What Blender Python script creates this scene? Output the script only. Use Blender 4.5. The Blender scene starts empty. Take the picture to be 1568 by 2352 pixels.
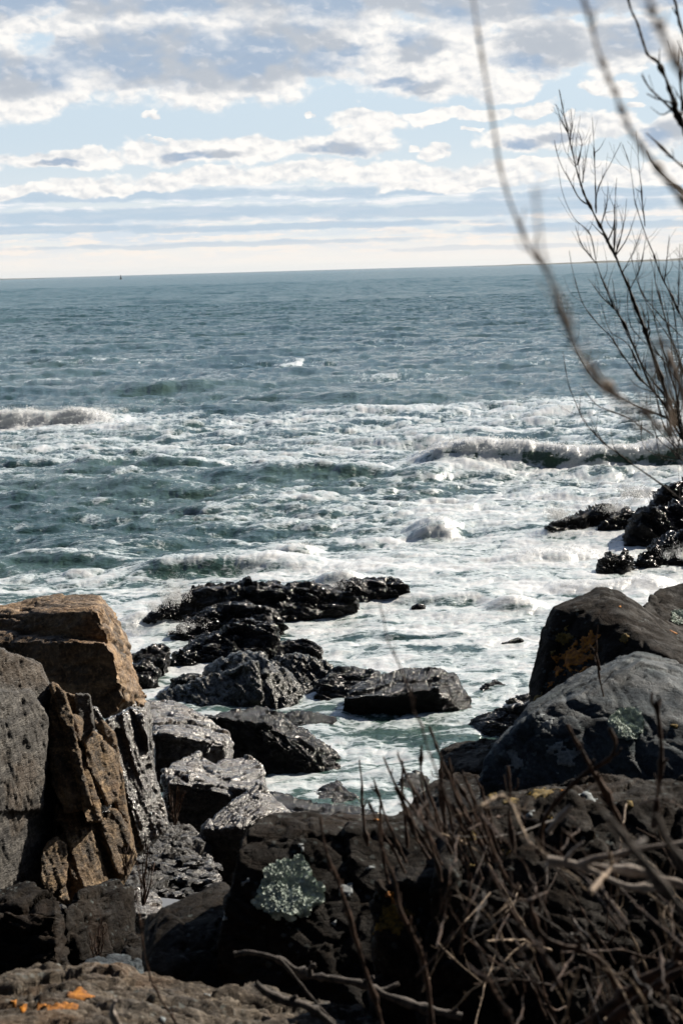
import bpy, bmesh, math, random
import numpy as np
from mathutils import Vector, Matrix
random.seed(7); RNG = np.random.default_rng(11)
scene = bpy.context.scene
COL = scene.collection

# ------------------------------------------------------------------ camera
CAM_H = 6.0
FPX = 3920.0                      # focal length in units of a 1568 px wide frame
PITCH = math.atan(558/3920); ROLL = math.radians(1.60)
cp, sp = math.cos(PITCH), math.sin(PITCH)
FWD = np.array([0, cp, -sp]); RT0 = np.array([1.0, 0, 0]); UP0 = np.array([0, sp, cp])
RT = RT0*math.cos(ROLL) - UP0*math.sin(ROLL)
UP = UP0*math.cos(ROLL) + RT0*math.sin(ROLL)
CAM = np.array([0, 0, CAM_H])
cam_data = bpy.data.cameras.new('camera'); cam = bpy.data.objects.new('camera', cam_data); COL.objects.link(cam)
M = Matrix(((RT[0], UP[0], -FWD[0], 0), (RT[1], UP[1], -FWD[1], 0), (RT[2], UP[2], -FWD[2], CAM_H), (0, 0, 0, 1)))
cam.matrix_world = M
cam_data.sensor_fit = 'VERTICAL'; cam_data.sensor_height = 36.0; cam_data.lens = 60.0
cam_data.clip_start = 0.05; cam_data.clip_end = 60000
cam_data.dof.use_dof = True; cam_data.dof.focus_distance = 19.0; cam_data.dof.aperture_fstop = 7.2
scene.camera = cam
scene.view_settings.view_transform = 'Standard'; scene.view_settings.look = 'None'
scene.view_settings.gamma = 1.0; scene.view_settings.exposure = EXPOSURE = 0.6

def ray(px, py):
    return FWD + RT*((px-784)/FPX) + UP*((1176-py)/FPX)
def D(px, py, d):                  # the point that stands at world distance y = d
    r = ray(px, py); return CAM + r*(d/r[1])
def Z(px, py, z=0.0):              # the point that stands on height z
    r = ray(px, py); return CAM + r*((z-CAM_H)/r[2])

# ------------------------------------------------------------------ sun
SUN_AZ, SUN_EL = math.radians(45), math.radians(30)     # to the right of the view, above the sea
sun_d = bpy.data.lights.new('sun', 'SUN'); sun_d.energy = 5.0; sun_d.angle = math.radians(0.53); sun_d.color = (1.0, 0.91, 0.78)
sun = bpy.data.objects.new('sun', sun_d); COL.objects.link(sun)
SD = Vector((math.sin(SUN_AZ)*math.cos(SUN_EL), math.cos(SUN_AZ)*math.cos(SUN_EL), math.sin(SUN_EL)))
sun.rotation_euler = SD.to_track_quat('Z', 'Y').to_euler(); sun.location = (20, 20, 40)

# ------------------------------------------------------------------ node helper
class NT:
    def __init__(s, tree): s.t = tree; s.n = tree.nodes; s.l = tree.links
    def new(s, typ, **kw):
        n = s.n.new(typ)
        for k, v in kw.items(): setattr(n, k, v)
        return n
    def put(s, sock, v):
        if v is None: return
        if hasattr(v, 'is_output'): s.l.new(v, sock)
        else: sock.default_value = v
    def m(s, op, a, b=None, c=None, clamp=False):
        n = s.new('ShaderNodeMath', operation=op); n.use_clamp = clamp
        s.put(n.inputs[0], a); s.put(n.inputs[1], b)
        if c is not None: s.put(n.inputs[2], c)
        return n.outputs[0]
    def v(s, op, a, b=None, c=None):
        n = s.new('ShaderNodeVectorMath', operation=op); s.put(n.inputs[0], a); s.put(n.inputs[1], b)
        if op in ('SCALE',): s.put(n.inputs[3], c)
        elif c is not None: s.put(n.inputs[2], c)
        return n.outputs[1] if op in ('DOT_PRODUCT', 'LENGTH', 'DISTANCE') else n.outputs[0]
    def noise(s, vec, scale, detail=4, rough=0.55, dist=0.0, col=False, lac=2.0):
        n = s.new('ShaderNodeTexNoise'); s.put(n.inputs['Vector'], vec); n.inputs['Scale'].default_value = scale
        n.inputs['Detail'].default_value = detail; n.inputs['Roughness'].default_value = rough
        n.inputs['Distortion'].default_value = dist; n.inputs['Lacunarity'].default_value = lac
        return n.outputs[1] if col else n.outputs[0]
    def vor(s, vec, scale, feature='F1', out=0, rand=1.0):
        n = s.new('ShaderNodeTexVoronoi'); n.feature = feature; s.put(n.inputs['Vector'], vec)
        n.inputs['Scale'].default_value = scale; n.inputs['Randomness'].default_value = rand
        return n.outputs[out]
    def step(s, x, lo, hi, a=0.0, b=1.0):
        n = s.new('ShaderNodeMapRange', interpolation_type='SMOOTHSTEP')
        s.put(n.inputs[0], x); s.put(n.inputs[1], lo); s.put(n.inputs[2], hi); s.put(n.inputs[3], a); s.put(n.inputs[4], b)
        return n.outputs[0]
    def mix(s, f, a, b):
        n = s.new('ShaderNodeMix', data_type='RGBA'); s.put(n.inputs[0], f)
        for i, c in ((6, a), (7, b)):
            s.put(n.inputs[i], (*c, 1) if isinstance(c, tuple) and len(c) == 3 else c)
        return n.outputs[2]
    def xyz(s, x, y, z=0.0):
        n = s.new('ShaderNodeCombineXYZ'); s.put(n.inputs[0], x); s.put(n.inputs[1], y); s.put(n.inputs[2], z); return n.outputs[0]
    def sep(s, v):
        n = s.new('ShaderNodeSeparateXYZ'); s.put(n.inputs[0], v); return n.outputs

# ------------------------------------------------------------------ world: Nishita sky with cloud banks in it
def build_world():
    w = bpy.data.worlds.new('World'); scene.world = w; w.use_nodes = True
    t = NT(w.node_tree); t.n.clear()
    STR = 0.11
    sky = t.new('ShaderNodeTexSky', sky_type='NISHITA'); sky.sun_disc = False
    sky.sun_elevation = SUN_EL; sky.sun_rotation = SUN_AZ; sky.altitude = 0; sky.air_density = 1.0; sky.dust_density = 0.6; sky.ozone_density = 1.5
    g = t.new('ShaderNodeTexCoord').outputs['Generated']
    x, y, z = t.sep(g)
    DEG = 180/math.pi*68.42
    az = t.m('MULTIPLY', t.m('ARCTAN2', x, y), DEG)
    el = t.m('MULTIPLY', t.m('ARCSINE', z), DEG)
    P = t.xyz(az, el)
    def uv(px, py):
        r = ray(px, py); r = r/np.linalg.norm(r)
        return math.atan2(r[0], r[1])*DEG, math.asin(r[2])*DEG
    # billow: two scales of warp of the cloud outlines, in units of frame pixels
    PS = t.xyz(az, t.m('MULTIPLY', el, 1.55))
    w1 = t.v('SUBTRACT', t.noise(PS, 0.0065, 4, 0.55, col=True), (0.5, 0.5, 0.5))
    w2 = t.v('SUBTRACT', t.noise(PS, 0.028, 4, 0.5, col=True), (0.5, 0.5, 0.5))
    n1 = t.noise(t.v('ADD', PS, t.v('SCALE', w2, None, 14.0)), 0.009, 6, 0.50)
    Q = t.v('ADD', t.v('ADD', P, t.v('MULTIPLY', w1, (190.0, 80.0, 0))), t.v('MULTIPLY', w2, (36.0, 20.0, 0)))
    def field(blobs):
        out = None
        for px, py, rx, ry in blobs:
            u, v = uv(px, py)
            q = t.v('MULTIPLY', t.v('SUBTRACT', Q, (u, v, 0)), (1/rx, 1/ry, 0))
            b = t.m('SUBTRACT', 1.0, t.v('LENGTH', q))
            if out is None: out = b
            else:
                n = t.new('ShaderNodeMath', operation='SMOOTH_MAX'); t.put(n.inputs[0], out); t.put(n.inputs[1], b); n.inputs[2].default_value = 0.15
                out = n.outputs[0]
        return out
    cov_b = [(480,135,470,120),(60,190,170,85),(230,60,240,50),(700,60,420,70),(1010,130,230,110),(1130,190,130,40),(1250,105,160,85),(1440,105,150,85),
             (60,60,100,25),(400,-10,1100,60),(1200,-10,700,66),
             (340,266,30,7),(365,312,32,7),(1080,300,22,7),(1120,335,24,10),(720,262,16,6),(1330,262,20,6),(1405,203,62,24),(850,278,115,24),(1040,262,140,18),(1215,247,80,20),(1455,243,35,12),
             (130,365,170,24),(450,340,190,38),(620,335,130,34),(790,328,150,42),(1005,338,40,24),(960,332,20,14),(1240,315,170,44),(1370,290,110,36),(1540,310,95,48),
             (30,440,60,22),(250,428,240,24),(470,405,230,26),(800,395,380,30),(1250,388,420,20),(1050,420,260,22),(1420,400,200,22)]
    drk_b = [(330,120,190,60),(480,150,330,52),(640,90,150,42),(40,175,90,48),(150,110,60,26),(770,108,90,20),(950,112,60,34),(945,190,105,18),
             (1265,105,110,56),(1430,90,70,36),(300,-14,700,52),(1180,-16,700,56),(420,352,60,13),(130,372,60,8),(510,352,70,10),(775,340,75,22),
             (1210,334,50,14),(1270,318,60,16),(1540,310,55,26)]
    nn = t.m('SUBTRACT', n1, 0.5)
    def puffs(off):
        q = t.v('ADD', t.v('ADD', PS, off), t.v('SCALE', w2, None, 26.0))
        def sv(sc):
            n = t.new('ShaderNodeTexVoronoi'); n.feature = 'F1'; t.put(n.inputs['Vector'], q); n.inputs['Scale'].default_value = sc
            return n.outputs[0]
        a = t.m('ADD', t.m('MULTIPLY', sv(0.013), -0.75), t.m('MULTIPLY', sv(0.034), -0.30))
        return t.m('ADD', a, t.m('MULTIPLY', t.noise(q, 0.03, 4, 0.55), 0.9))
    pf = puffs((0.0, 0.0, 0.0)); pf2 = puffs((7.0, 14.0, 0.0))
    cov = t.m('ADD', field(cov_b), t.m('MULTIPLY', nn, 0.9))
    cmask = t.step(t.m('ADD', cov, t.m('MULTIPLY', t.m('ADD', pf, 0.08), 0.40)), 0.02, 0.31)
    drk = t.m('ADD', field(drk_b), t.m('MULTIPLY', nn, 0.9))
    dmask = t.m('MULTIPLY', t.step(t.m('ADD', drk, t.m('MULTIPLY', t.m('SUBTRACT', t.noise(PS, 0.014, 4, 0.5), 0.5), 0.55)), -0.30, 0.42), t.step(cov, 0.10, 0.40))
    # relief inside the clouds: density compared with the density a little nearer the sun (up and right)
    n_a = t.noise(PS, 0.013, 5, 0.5)
    n_b = t.noise(t.v('ADD', PS, (8.0, 14.0, 0)), 0.013, 5, 0.5)
    relief = t.m('MULTIPLY', t.m('SUBTRACT', pf, pf2), 1.5)
    # layered far banks low over the horizon
    LS = t.xyz(t.m('MULTIPLY', az, 0.09), el)
    LSw = t.v('ADD', LS, t.v('MULTIPLY', w1, (6.0, 14.0, 0)))
    nl = t.noise(LSw, 0.030, 5, 0.6)
    nl2 = t.noise(t.v('ADD', LS, (300, 50, 0)), 0.075, 4, 0.6)
    nl3 = t.noise(t.v('ADD', t.xyz(t.m('MULTIPLY', az, 0.25), el), t.v('SCALE', w2, None, 8.0)), 0.06, 4, 0.6)
    band = t.m('MULTIPLY', t.step(el, 225.0, 165.0), t.step(el, 6.0, 60.0))
    lay = t.m('MULTIPLY', band, t.step(nl, 0.38, 0.58))
    str_ = t.m('MULTIPLY', band, t.step(t.m('ADD', t.m('MULTIPLY', nl2, 0.6), t.m('MULTIPLY', nl3, 0.45)), 0.49, 0.60))
    # sky proper
    base = t.v('SCALE', sky.outputs[0], None, t.step(y, 0.0, 0.75, 0.07, 0.85))
    hor = t.mix(t.step(el, 0.0, 330.0), tuple(c*0.715/STR for c in (0.78, 0.81, 0.83)), tuple(c*0.715/STR for c in (0.56, 0.665, 0.765)))
    lowf = t.step(el, 1500.0, 250.0)
    back = t.step(y, 0.1, 0.75)
    base = t.mix(t.m('MULTIPLY', t.m('MULTIPLY', lowf, back), 0.9), base, hor)
    S = lambda c: tuple(k*0.715/STR for k in c)
    # long blue-grey bands of the far decks
    bands = [(300,449,480,13),(880,440,230,12),(1380,442,270,12),(380,492,700,15),(1150,478,520,17),(60,528,320,9),(700,520,420,8),(1350,520,360,9),(520,560,420,6),(1200,565,300,6)]
    def bfield():
        out = None
        Qb = t.v('ADD', t.v('ADD', P, t.v('MULTIPLY', w1, (120.0, 14.0, 0))), t.v('MULTIPLY', w2, (40.0, 7.0, 0)))
        for px, py, rx, ry in bands:
            u, v = uv(px, py)
            b = t.m('SUBTRACT', 1.0, t.v('LENGTH', t.v('MULTIPLY', t.v('SUBTRACT', Qb, (u, v, 0)), (1/rx, 1/ry, 0))))
            out = b if out is None else t.m('MAXIMUM', out, b)
        return out
    bm_ = t.step(t.m('ADD', bfield(), t.m('MULTIPLY', t.m('ADD', t.m('SUBTRACT', nl2, 0.5), t.m('MULTIPLY', t.m('ADD', pf, 0.1), 0.5)), 1.3)), -0.30, 0.35)
    # layer colours
    c1 = t.mix(t.m('MULTIPLY', lay, 0.55), base, S((0.56, 0.66, 0.78)))
    warm = t.mix(t.step(el, 170.0, 60.0), S((0.92, 0.91, 0.92)), S((0.93, 0.84, 0.76)))
    c1 = t.mix(t.m('MULTIPLY', str_, 0.8), c1, warm)
    c1 = t.mix(t.m('MULTIPLY', bm_, 0.8), c1, S((0.45, 0.57, 0.69)))
    c1 = t.mix(t.m('MULTIPLY', t.m('MULTIPLY', t.step(el, 90.0, 35.0), t.step(el, 0.0, 25.0)), 0.45), c1, S((0.95, 0.87, 0.79)))
    # general broken cloud over the rest of the sky
    hi = t.noise(t.xyz(t.m('MULTIPLY', az, 0.6), el), 0.0022, 6, 0.6)
    him = t.m('MULTIPLY', t.m('MULTIPLY', t.step(hi, 0.5, 0.62), t.step(el, 640.0, 760.0)), t.step(y, -0.1, 0.35))
    him = t.m('MULTIPLY', him, t.step(el, 3600.0, 1800.0))
    c1 = t.mix(t.m('MULTIPLY', him, 0.7), c1, S((0.62, 0.64, 0.70)))
    lit = t.mix(t.step(t.m('ADD', relief, t.m('MULTIPLY', nn, 1.0)), -0.75, 0.35), S((0.62, 0.65, 0.69)), S((0.97, 0.94, 0.90)))
    dk = t.mix(t.step(t.noise(PS, 0.006, 3, 0.5), 0.42, 0.56), S((0.33, 0.43, 0.57)), S((0.45, 0.49, 0.55)))
    dk = t.mix(t.step(relief, 0.05, 0.6, 0.0, 0.4), dk, S((0.8, 0.79, 0.8)))
    cc = t.mix(t.m('MULTIPLY', dmask, 0.93), lit, dk)
    out = t.mix(t.m('MULTIPLY', cmask, 0.97), c1, cc)
    # below the horizon: dim
    bg = t.new('ShaderNodeBackground'); t.put(bg.inputs[0], out); bg.inputs[1].default_value = STR
    o = t.new('ShaderNodeOutputWorld'); t.l.new(bg.outputs[0], o.inputs[0])
SKY_GAIN = 0.36
build_world()
# ------------------------------------------------------------------ numpy noise
_PERM = np.random.default_rng(3).permutation(512).astype(np.int64)
_GR = np.random.default_rng(4).normal(size=(512, 3)); _GR /= np.linalg.norm(_GR, axis=1)[:, None]
_GR = _GR.astype(np.float32)
def _h(i, j, k): return _PERM[(_PERM[(_PERM[i & 511] + j) & 511] + k) & 511]
def perlin(p):
    p = np.asarray(p, np.float32); f = np.floor(p); i = f.astype(np.int64); r = p - f
    u = r*r*r*(r*(r*6-15)+10); out = 0
    for a in (0, 1):
        for b in (0, 1):
            for c in (0, 1):
                g = _GR[_h(i[:, 0]+a, i[:, 1]+b, i[:, 2]+c)]
                d = g[:, 0]*(r[:, 0]-a) + g[:, 1]*(r[:, 1]-b) + g[:, 2]*(r[:, 2]-c)
                wt = (u[:, 0] if a else 1-u[:, 0])*(u[:, 1] if b else 1-u[:, 1])*(u[:, 2] if c else 1-u[:, 2])
                out = out + d*wt
    return out*1.5
def fbm(p, oct=4, gain=0.5, lac=2.03, ridged=False):
    a, s, q = 1.0, 0.0, np.asarray(p, np.float32)
    for o in range(oct):
        n = perlin(q + 17.3*o)
        s = s + a*((1-2*np.abs(n)) if ridged else n); a *= gain; q = q*lac
    return s
def worley(p):
    """returns F1, F2, random value of the nearest cell"""
    p = np.asarray(p, np.float32); i = np.floor(p).astype(np.int64)
    n = len(p); f1 = np.full(n, 9., np.float32); f2 = np.full(n, 9., np.float32); idc = np.zeros(n, np.int64); lv = np.zeros((n, 3), np.float32)
    for a in (-1, 0, 1):
        for b in (-1, 0, 1):
            for c in (-1, 0, 1):
                h = _h(i[:, 0]+a, i[:, 1]+b, i[:, 2]+c)
                off = (_GR[h]*0.48 + 0.5)
                d = np.sqrt((i[:, 0]+a+off[:, 0]-p[:, 0])**2 + (i[:, 1]+b+off[:, 1]-p[:, 1])**2 + (i[:, 2]+c+off[:, 2]-p[:, 2])**2)
                m = d < f1
                lv[m] = (p - (np.stack([i[:, 0]+a, i[:, 1]+b, i[:, 2]+c], 1) + off))[m]
                f2 = np.where(m, f1, np.minimum(f2, d)); f1 = np.where(m, d, f1); idc = np.where(m, h, idc)
    return f1, f2, (_PERM[idc]/511.0).astype(np.float32), (lv*_GR[(idc*7+3) & 511]).sum(1)
def sstep(x, a, b):
    t = np.clip((x-a)/(b-a), 0, 1); return t*t*(3-2*t)

# ------------------------------------------------------------------ object helpers
def link(o): COL.objects.link(o); return o
def tag(o, label=None, cat=None, group=None, kind=None):
    if label: o['label'] = label
    if cat: o['category'] = cat
    if group: o['group'] = group
    if kind: o['kind'] = kind
    return o
def mesh_np(name, V, F, mat, smooth=True, loc=None, parent=None):
    V = np.asarray(V, np.float32); loc = np.zeros(3) if loc is None else np.asarray(loc, float)
    me = bpy.data.meshes.new(name)
    F = np.asarray(F, np.int32); k = F.shape[1]
    me.vertices.add(len(V)); me.vertices.foreach_set('co', (V - loc.astype(np.float32)).ravel())
    me.loops.add(F.size); me.loops.foreach_set('vertex_index', F.ravel())
    me.polygons.add(len(F)); me.polygons.foreach_set('loop_start', np.arange(0, F.size, k, dtype=np.int32))
    me.polygons.foreach_set('loop_total', np.full(len(F), k, np.int32))
    me.polygons.foreach_set('use_smooth', np.full(len(F), smooth, bool))
    me.update(calc_edges=True); me.materials.append(mat)
    o = bpy.data.objects.new(name, me); o.location = loc; link(o)
    if parent is not None:
        o.parent = parent; o.location = Vector(loc) - parent.location
    return o
def empty(name, loc):
    o = bpy.data.objects.new(name, None); o.location = loc; o.empty_display_size = 0.1; return link(o)

# ------------------------------------------------------------------ rock materials
def rock_mat(name, dark, mid, light, rough=0.8, bump=0.5, stain=(0.25, 0.14, 0.06), stain_amt=0.3, sdir=(0, 0, 1), stretch=6.0, fine=1.0, spec=0.3, crust=0.0, rvar=0.15, coat=0.0):
    m = bpy.data.materials.new(name); m.use_nodes = True; t = NT(m.node_tree); t.n.clear()
    co = t.new('ShaderNodeTexCoord').outputs['Object']
    # coordinates squeezed along the layering
    s = Vector(sdir).normalized()
    rot = s.to_track_quat('Z', 'Y').inverted().to_euler()
    mp = t.new('ShaderNodeMapping'); t.put(mp.inputs[0], co); mp.inputs['Rotation'].default_value = rot; mp.inputs['Scale'].default_value = (1, 1, stretch)
    lc = mp.outputs[0]
    a = t.noise(co, 2.2, 6, 0.6, 0.4); b = t.noise(lc, 3.0*fine, 8, 0.65, 0.3); c = t.noise(co, 38*fine, 5, 0.7)
    col = t.mix(t.step(a, 0.38, 0.62), dark, mid)
    col = t.mix(t.step(b, 0.45, 0.68), col, light)
    col = t.mix(t.m('MULTIPLY', t.step(t.noise(t.v('ADD', co, (5, 3, 1)), 1.7, 6, 0.62, 0.6), 0.50, 0.62), stain_amt), col, stain)
    col = t.mix(t.m('MULTIPLY', t.step(c, 0.50, 0.70), 0.45), col, tuple(k*1.9 for k in light))
    col = t.mix(t.m('MULTIPLY', t.step(c, 0.48, 0.34), 0.5), col, tuple(k*0.4 for k in dark))
    if crust:
        sp_ = t.vor(t.v('ADD', co, t.v('SCALE', t.noise(co, 20, 3, col=True), None, 0.03)), 26, out=0)
        big = t.step(t.noise(t.v('ADD', co, (9, 9, 9)), 2.6, 4), 0.48, 0.62)
        k_ = t.m('MULTIPLY', t.m('MULTIPLY', t.step(sp_, 0.30, 0.20), big), crust)
        col = t.mix(k_, col, (0.30, 0.36, 0.36))
    bs = t.new('ShaderNodeBsdfPrincipled'); t.put(bs.inputs['Base Color'], col)
    t.put(bs.inputs['Roughness'], t.step(t.noise(co, 9, 4), 0.35, 0.65, rough-rvar, rough+rvar)); bs.inputs['Specular IOR Level'].default_value = spec
    if coat:
        bs.inputs['Coat Weight'].default_value = coat; bs.inputs['Coat Roughness'].default_value = rough; bs.inputs['Coat IOR'].default_value = 1.5
    wv = t.noise(lc, 11*fine, 6, 0.7, 0.5)
    cr = t.vor(t.v('ADD', lc, t.v('SCALE', t.noise(lc, 4, 3, col=True), None, 0.25)), 5.0*fine, 'DISTANCE_TO_EDGE')
    crk = t.step(cr, 0.0, 0.05)
    h = t.m('ADD', t.m('MULTIPLY', wv, 0.6), t.m('MULTIPLY', t.noise(co, 60*fine, 5, 0.75), 0.28))
    h = t.m('ADD', h, t.m('MULTIPLY', crk, 0.10))
    bp = t.new('ShaderNodeBump'); bp.inputs['Strength'].default_value = bump; bp.inputs['Distance'].default_value = 0.05
    t.put(bp.inputs['Height'], h); t.put(bs.inputs['Normal'], bp.outputs[0]); t.put(bs.inputs['Coat Normal'], bp.outputs[0])
    o = t.new('ShaderNodeOutputMaterial'); t.l.new(bs.outputs[0], o.inputs[0])
    return m

# ------------------------------------------------------------------ rocks
TOTAL = [0]
def hull_union(hulls, vox):
    bm = bmesh.new()
    for pts in hulls:
        b2 = bmesh.new()
        vs = [b2.verts.new(Vector(p)) for p in pts]
        r = bmesh.ops.convex_hull(b2, input=vs)
        junk = [g for g in r['geom_interior'] if isinstance(g, bmesh.types.BMVert)] + [g for g in r['geom_unused'] if isinstance(g, bmesh.types.BMVert)]
        bmesh.ops.delete(b2, geom=list(set(junk)), context='VERTS')
        me = bpy.data.meshes.new('tmp'); b2.to_mesh(me); b2.free(); bm.from_mesh(me); bpy.data.meshes.remove(me)
    me = bpy.data.meshes.new('tmp'); bm.to_mesh(me); bm.free()
    o = bpy.data.objects.new('tmp', me); COL.objects.link(o)
    md = o.modifiers.new('r', 'REMESH'); md.mode = 'VOXEL'; md.voxel_size = vox; md.adaptivity = 0
    sm = o.modifiers.new('s', 'SMOOTH'); sm.factor = 0.5; sm.iterations = 2
    dg = bpy.context.evaluated_depsgraph_get(); dg.update()
    ev = o.evaluated_get(dg); m2 = bpy.data.meshes.new_from_object(ev, depsgraph=dg)
    bpy.data.objects.remove(o); bpy.data.meshes.remove(me)
    return m2
def mesh_arrays(me):
    n = len(me.vertices); V = np.empty(n*3, np.float32); me.vertices.foreach_get('co', V)
    N = np.empty(n*3, np.float32); me.vertices.foreach_get('normal', N)
    return V.reshape(-1, 3), N.reshape(-1, 3)
def frame(n):
    n = np.array(n, float); n /= np.linalg.norm(n)
    a = np.array([0, 0, 1.0]) if abs(n[2]) < 0.8 else np.array([1.0, 0, 0])
    u = np.cross(a, n); u /= np.linalg.norm(u); v = np.cross(n, u)
    return np.stack([u, v, n])                       # rows: in-plane, in-plane, across the layers
def displace(V, N, sn, lo, blk, cell, rough, crack, seed, thin):
    R = frame(sn); s = seed*13.7
    size = max(V.max(0)-V.min(0))
    w = np.stack([fbm(V*(1.6/size) + s + k*31, 3) for k in range(3)], 1)
    V = V + lo*0.6*w
    q = V @ R.T
    wq = np.stack([fbm(q*1.1/cell + s + 7 + k*19, 3) for k in range(3)], 1)
    q2 = q/np.array([cell*1.6, cell*1.1, cell*0.42]) + 0.35*wq
    f1, f2, r1, t1 = worley(q2 + s)
    q3 = q/np.array([cell*1.3, cell*0.65, cell*0.12*thin]) + 0.30*wq
    g1, g2, r2, t2 = worley(q3 + s*2)
    q4 = q/np.array([cell*0.42, cell*0.22, cell*0.05*thin]) + 0.35*wq
    k1, k2, r3, t3 = worley(q4 + s*3)
    rr = fbm(V/cell*2.1 + s, 5, 0.55, ridged=False)
    rd = fbm(V/cell*5.0 + s + 3, 3, 0.5, ridged=True)
    d = blk*((r1-0.5)*0.7 + 0.7*t1) + blk*0.42*((r2-0.5)*0.8+0.9*t2) + blk*0.20*((r3-0.5)+1.0*t3) + rough*0.4*rr + rough*0.18*rd
    d -= crack*np.exp(-(f2-f1)/0.045) + crack*0.4*np.exp(-(g2-g1)/0.05)
    return V + N*d[:, None].astype(np.float32)
ROCKS = {}
def rock(name, label, hulls, vox, mat, sn=(0, 0.3, 1), lo=0.05, blk=0.05, cell=0.4, rough=0.02, crack=0.015, seed=1, thin=1.0,
         back=0.0, base=None, cat='rock', group=None, smooth=True, post=None, drop=None):
    HS = []
    for h in hulls:
        h = [np.array(p, float) for p in h]
        e = []
        if back:
            for p in h:
                r = (p-CAM)/p[1]; e.append(p + r*back)
        h2 = h + e
        if base is not None:
            h2 = h2 + [np.array([p[0], p[1], base]) for p in h2 if p[2] > base]
        HS.append(h2)
    me = hull_union(HS, vox)
    V, N = mesh_arrays(me)
    V = displace(V, N, sn, lo, blk, cell, rough, crack, seed, thin)
    if post: V = post(V, N)
    c = V.mean(0); c[2] = V[:, 2].min()
    me.vertices.foreach_set('co', (V - c).astype(np.float32).ravel())
    me.polygons.foreach_set('use_smooth', np.full(len(me.polygons), smooth, bool))
    me.update(); me.materials.clear(); me.materials.append(mat); me.name = name
    o = bpy.data.objects.new(name, me); o.location = c.tolist(); link(o)
    tag(o, label, cat, group); TOTAL[0] += len(V)
    ROCKS.setdefault(label, o)
    return o
# ------------------------------------------------------------------ sea
def spectrum(L, n, lam_min, lam_max, rms, seed, wind=(0.15, -1.0), spread=2, power=3.6):
    rg = np.random.default_rng(seed)
    k1 = np.fft.fftfreq(n, d=L/n)*2*np.pi
    kx, ky = np.meshgrid(k1, k1, indexing='xy'); k = np.sqrt(kx**2+ky**2); k[0, 0] = 1
    w = np.array(wind)/np.hypot(*wind)
    c = (kx*w[0]+ky*w[1])/k
    P = k**(-power)*(0.12+np.abs(c)**spread)
    P *= np.exp(-(2*np.pi/lam_max/k)**4)*np.exp(-(k/(2*np.pi/lam_min))**4); P[0, 0] = 0
    A = (rg.normal(size=(n, n))+1j*rg.normal(size=(n, n)))*np.sqrt(P)
    h = np.fft.ifft2(A).real; s = rms/h.std(); A = A*s
    h = np.fft.ifft2(A).real
    dx = np.fft.ifft2(-1j*kx/k*A).real; dy = np.fft.ifft2(-1j*ky/k*A).real
    lap = np.fft.ifft2(-k*A).real        # choppiness: strongly negative at sharp crests
    return L, n, np.stack([h, dx, dy, lap], -1).astype(np.float32)
def samp(S, X, Y):
    L, n, T = S
    u = (X/L % 1.0)*n; v = (Y/L % 1.0)*n
    i = np.floor(u).astype(np.int64) % n; j = np.floor(v).astype(np.int64) % n; a = (u-np.floor(u))[:, None]; b = (v-np.floor(v))[:, None]
    i1 = (i+1) % n; j1 = (j+1) % n
    return (T[j, i]*(1-a)*(1-b) + T[j, i1]*a*(1-b) + T[j1, i]*(1-a)*b + T[j1, i1]*a*b)

# breaking waves: crest from px x0..x1 at the water line py, height, foamy share (face, crest), front and back width
BREAK = []
def breaker(x0, x1, py0, py1, H, foam, wf=0.9, wb=3.5, soft=0.25, rag=0.25):
    a = Z(x0, py0, 0); b = Z(x1, py1, 0); BREAK.append((a, b, H, foam, wf, wb, soft, rag))
# (x0, x1, py0, py1, height, crest foam, front width, back width, end softness, raggedness)
breaker(-260, 318, 985, 976, 0.62, 1.0, 1.2, 3.4, 0.3, 0.25)
breaker(930, 1900, 1080, 1060, 0.52, 1.0, 1.0, 3.4, 0.12, 0.15)
breaker(930, 1085, 1232, 1222, 0.30, 0.9, 0.7, 1.6, 0.45, 0.35)
breaker(610, 760, 1275, 1268, 0.20, 0.8, 0.6, 1.6, 0.4, 0.3)
breaker(260, 760, 1325, 1310, 0.24, 0.0, 0.9, 1.8, 0.3, 0.15)
breaker(-40, 330, 1290, 1300, 0.14, 0.2, 0.9, 1.8, 0.3, 0.15)
breaker(430, 900, 1120, 1100, 0.20, 0.05, 1.4, 2.5, 0.3, 0.2)
breaker(80, 560, 1095, 1078, 0.20, 0.1, 1.4, 2.5, 0.3, 0.2)
breaker(120, 620, 905, 890, 0.36, 0.0, 3.2, 5.0, 0.4, 0.15)
breaker(560, 1350, 935, 925, 0.25, 0.0, 3.2, 5.0, 0.4, 0.15)
breaker(-200, 420, 845, 838, 0.35, 0.25, 3.5, 6.0, 0.3, 0.2)
breaker(620, 700, 852, 846, 0.3, 0.6, 3.5, 5.0, 0.3, 0.2)
breaker(1100, 1290, 1402, 1392, 0.15, 0.9, 0.5, 1.0, 0.45, 0.35)
breaker(860, 1180, 1385, 1372, 0.08, 0.6, 0.5, 1.0, 0.3, 0.25)
breaker(840, 1120, 1455, 1450, 0.07, 0.4, 0.3, 0.7, 0.3, 0.15)
breaker(1240, 1600, 1360, 1345, 0.15, 0.95, 0.6, 1.2, 0.3, 0.35)
breaker(240, 420, 1440, 1420, 0.16, 0.9, 0.5, 1.0, 0.4, 0.35)
breaker(700, 860, 1352, 1342, 0.18, 0.95, 0.5, 0.8, 0.4, 0.35)
breaker(1120, 1420, 1290, 1270, 0.14, 0.85, 0.7, 1.2, 0.4, 0.35)

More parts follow.
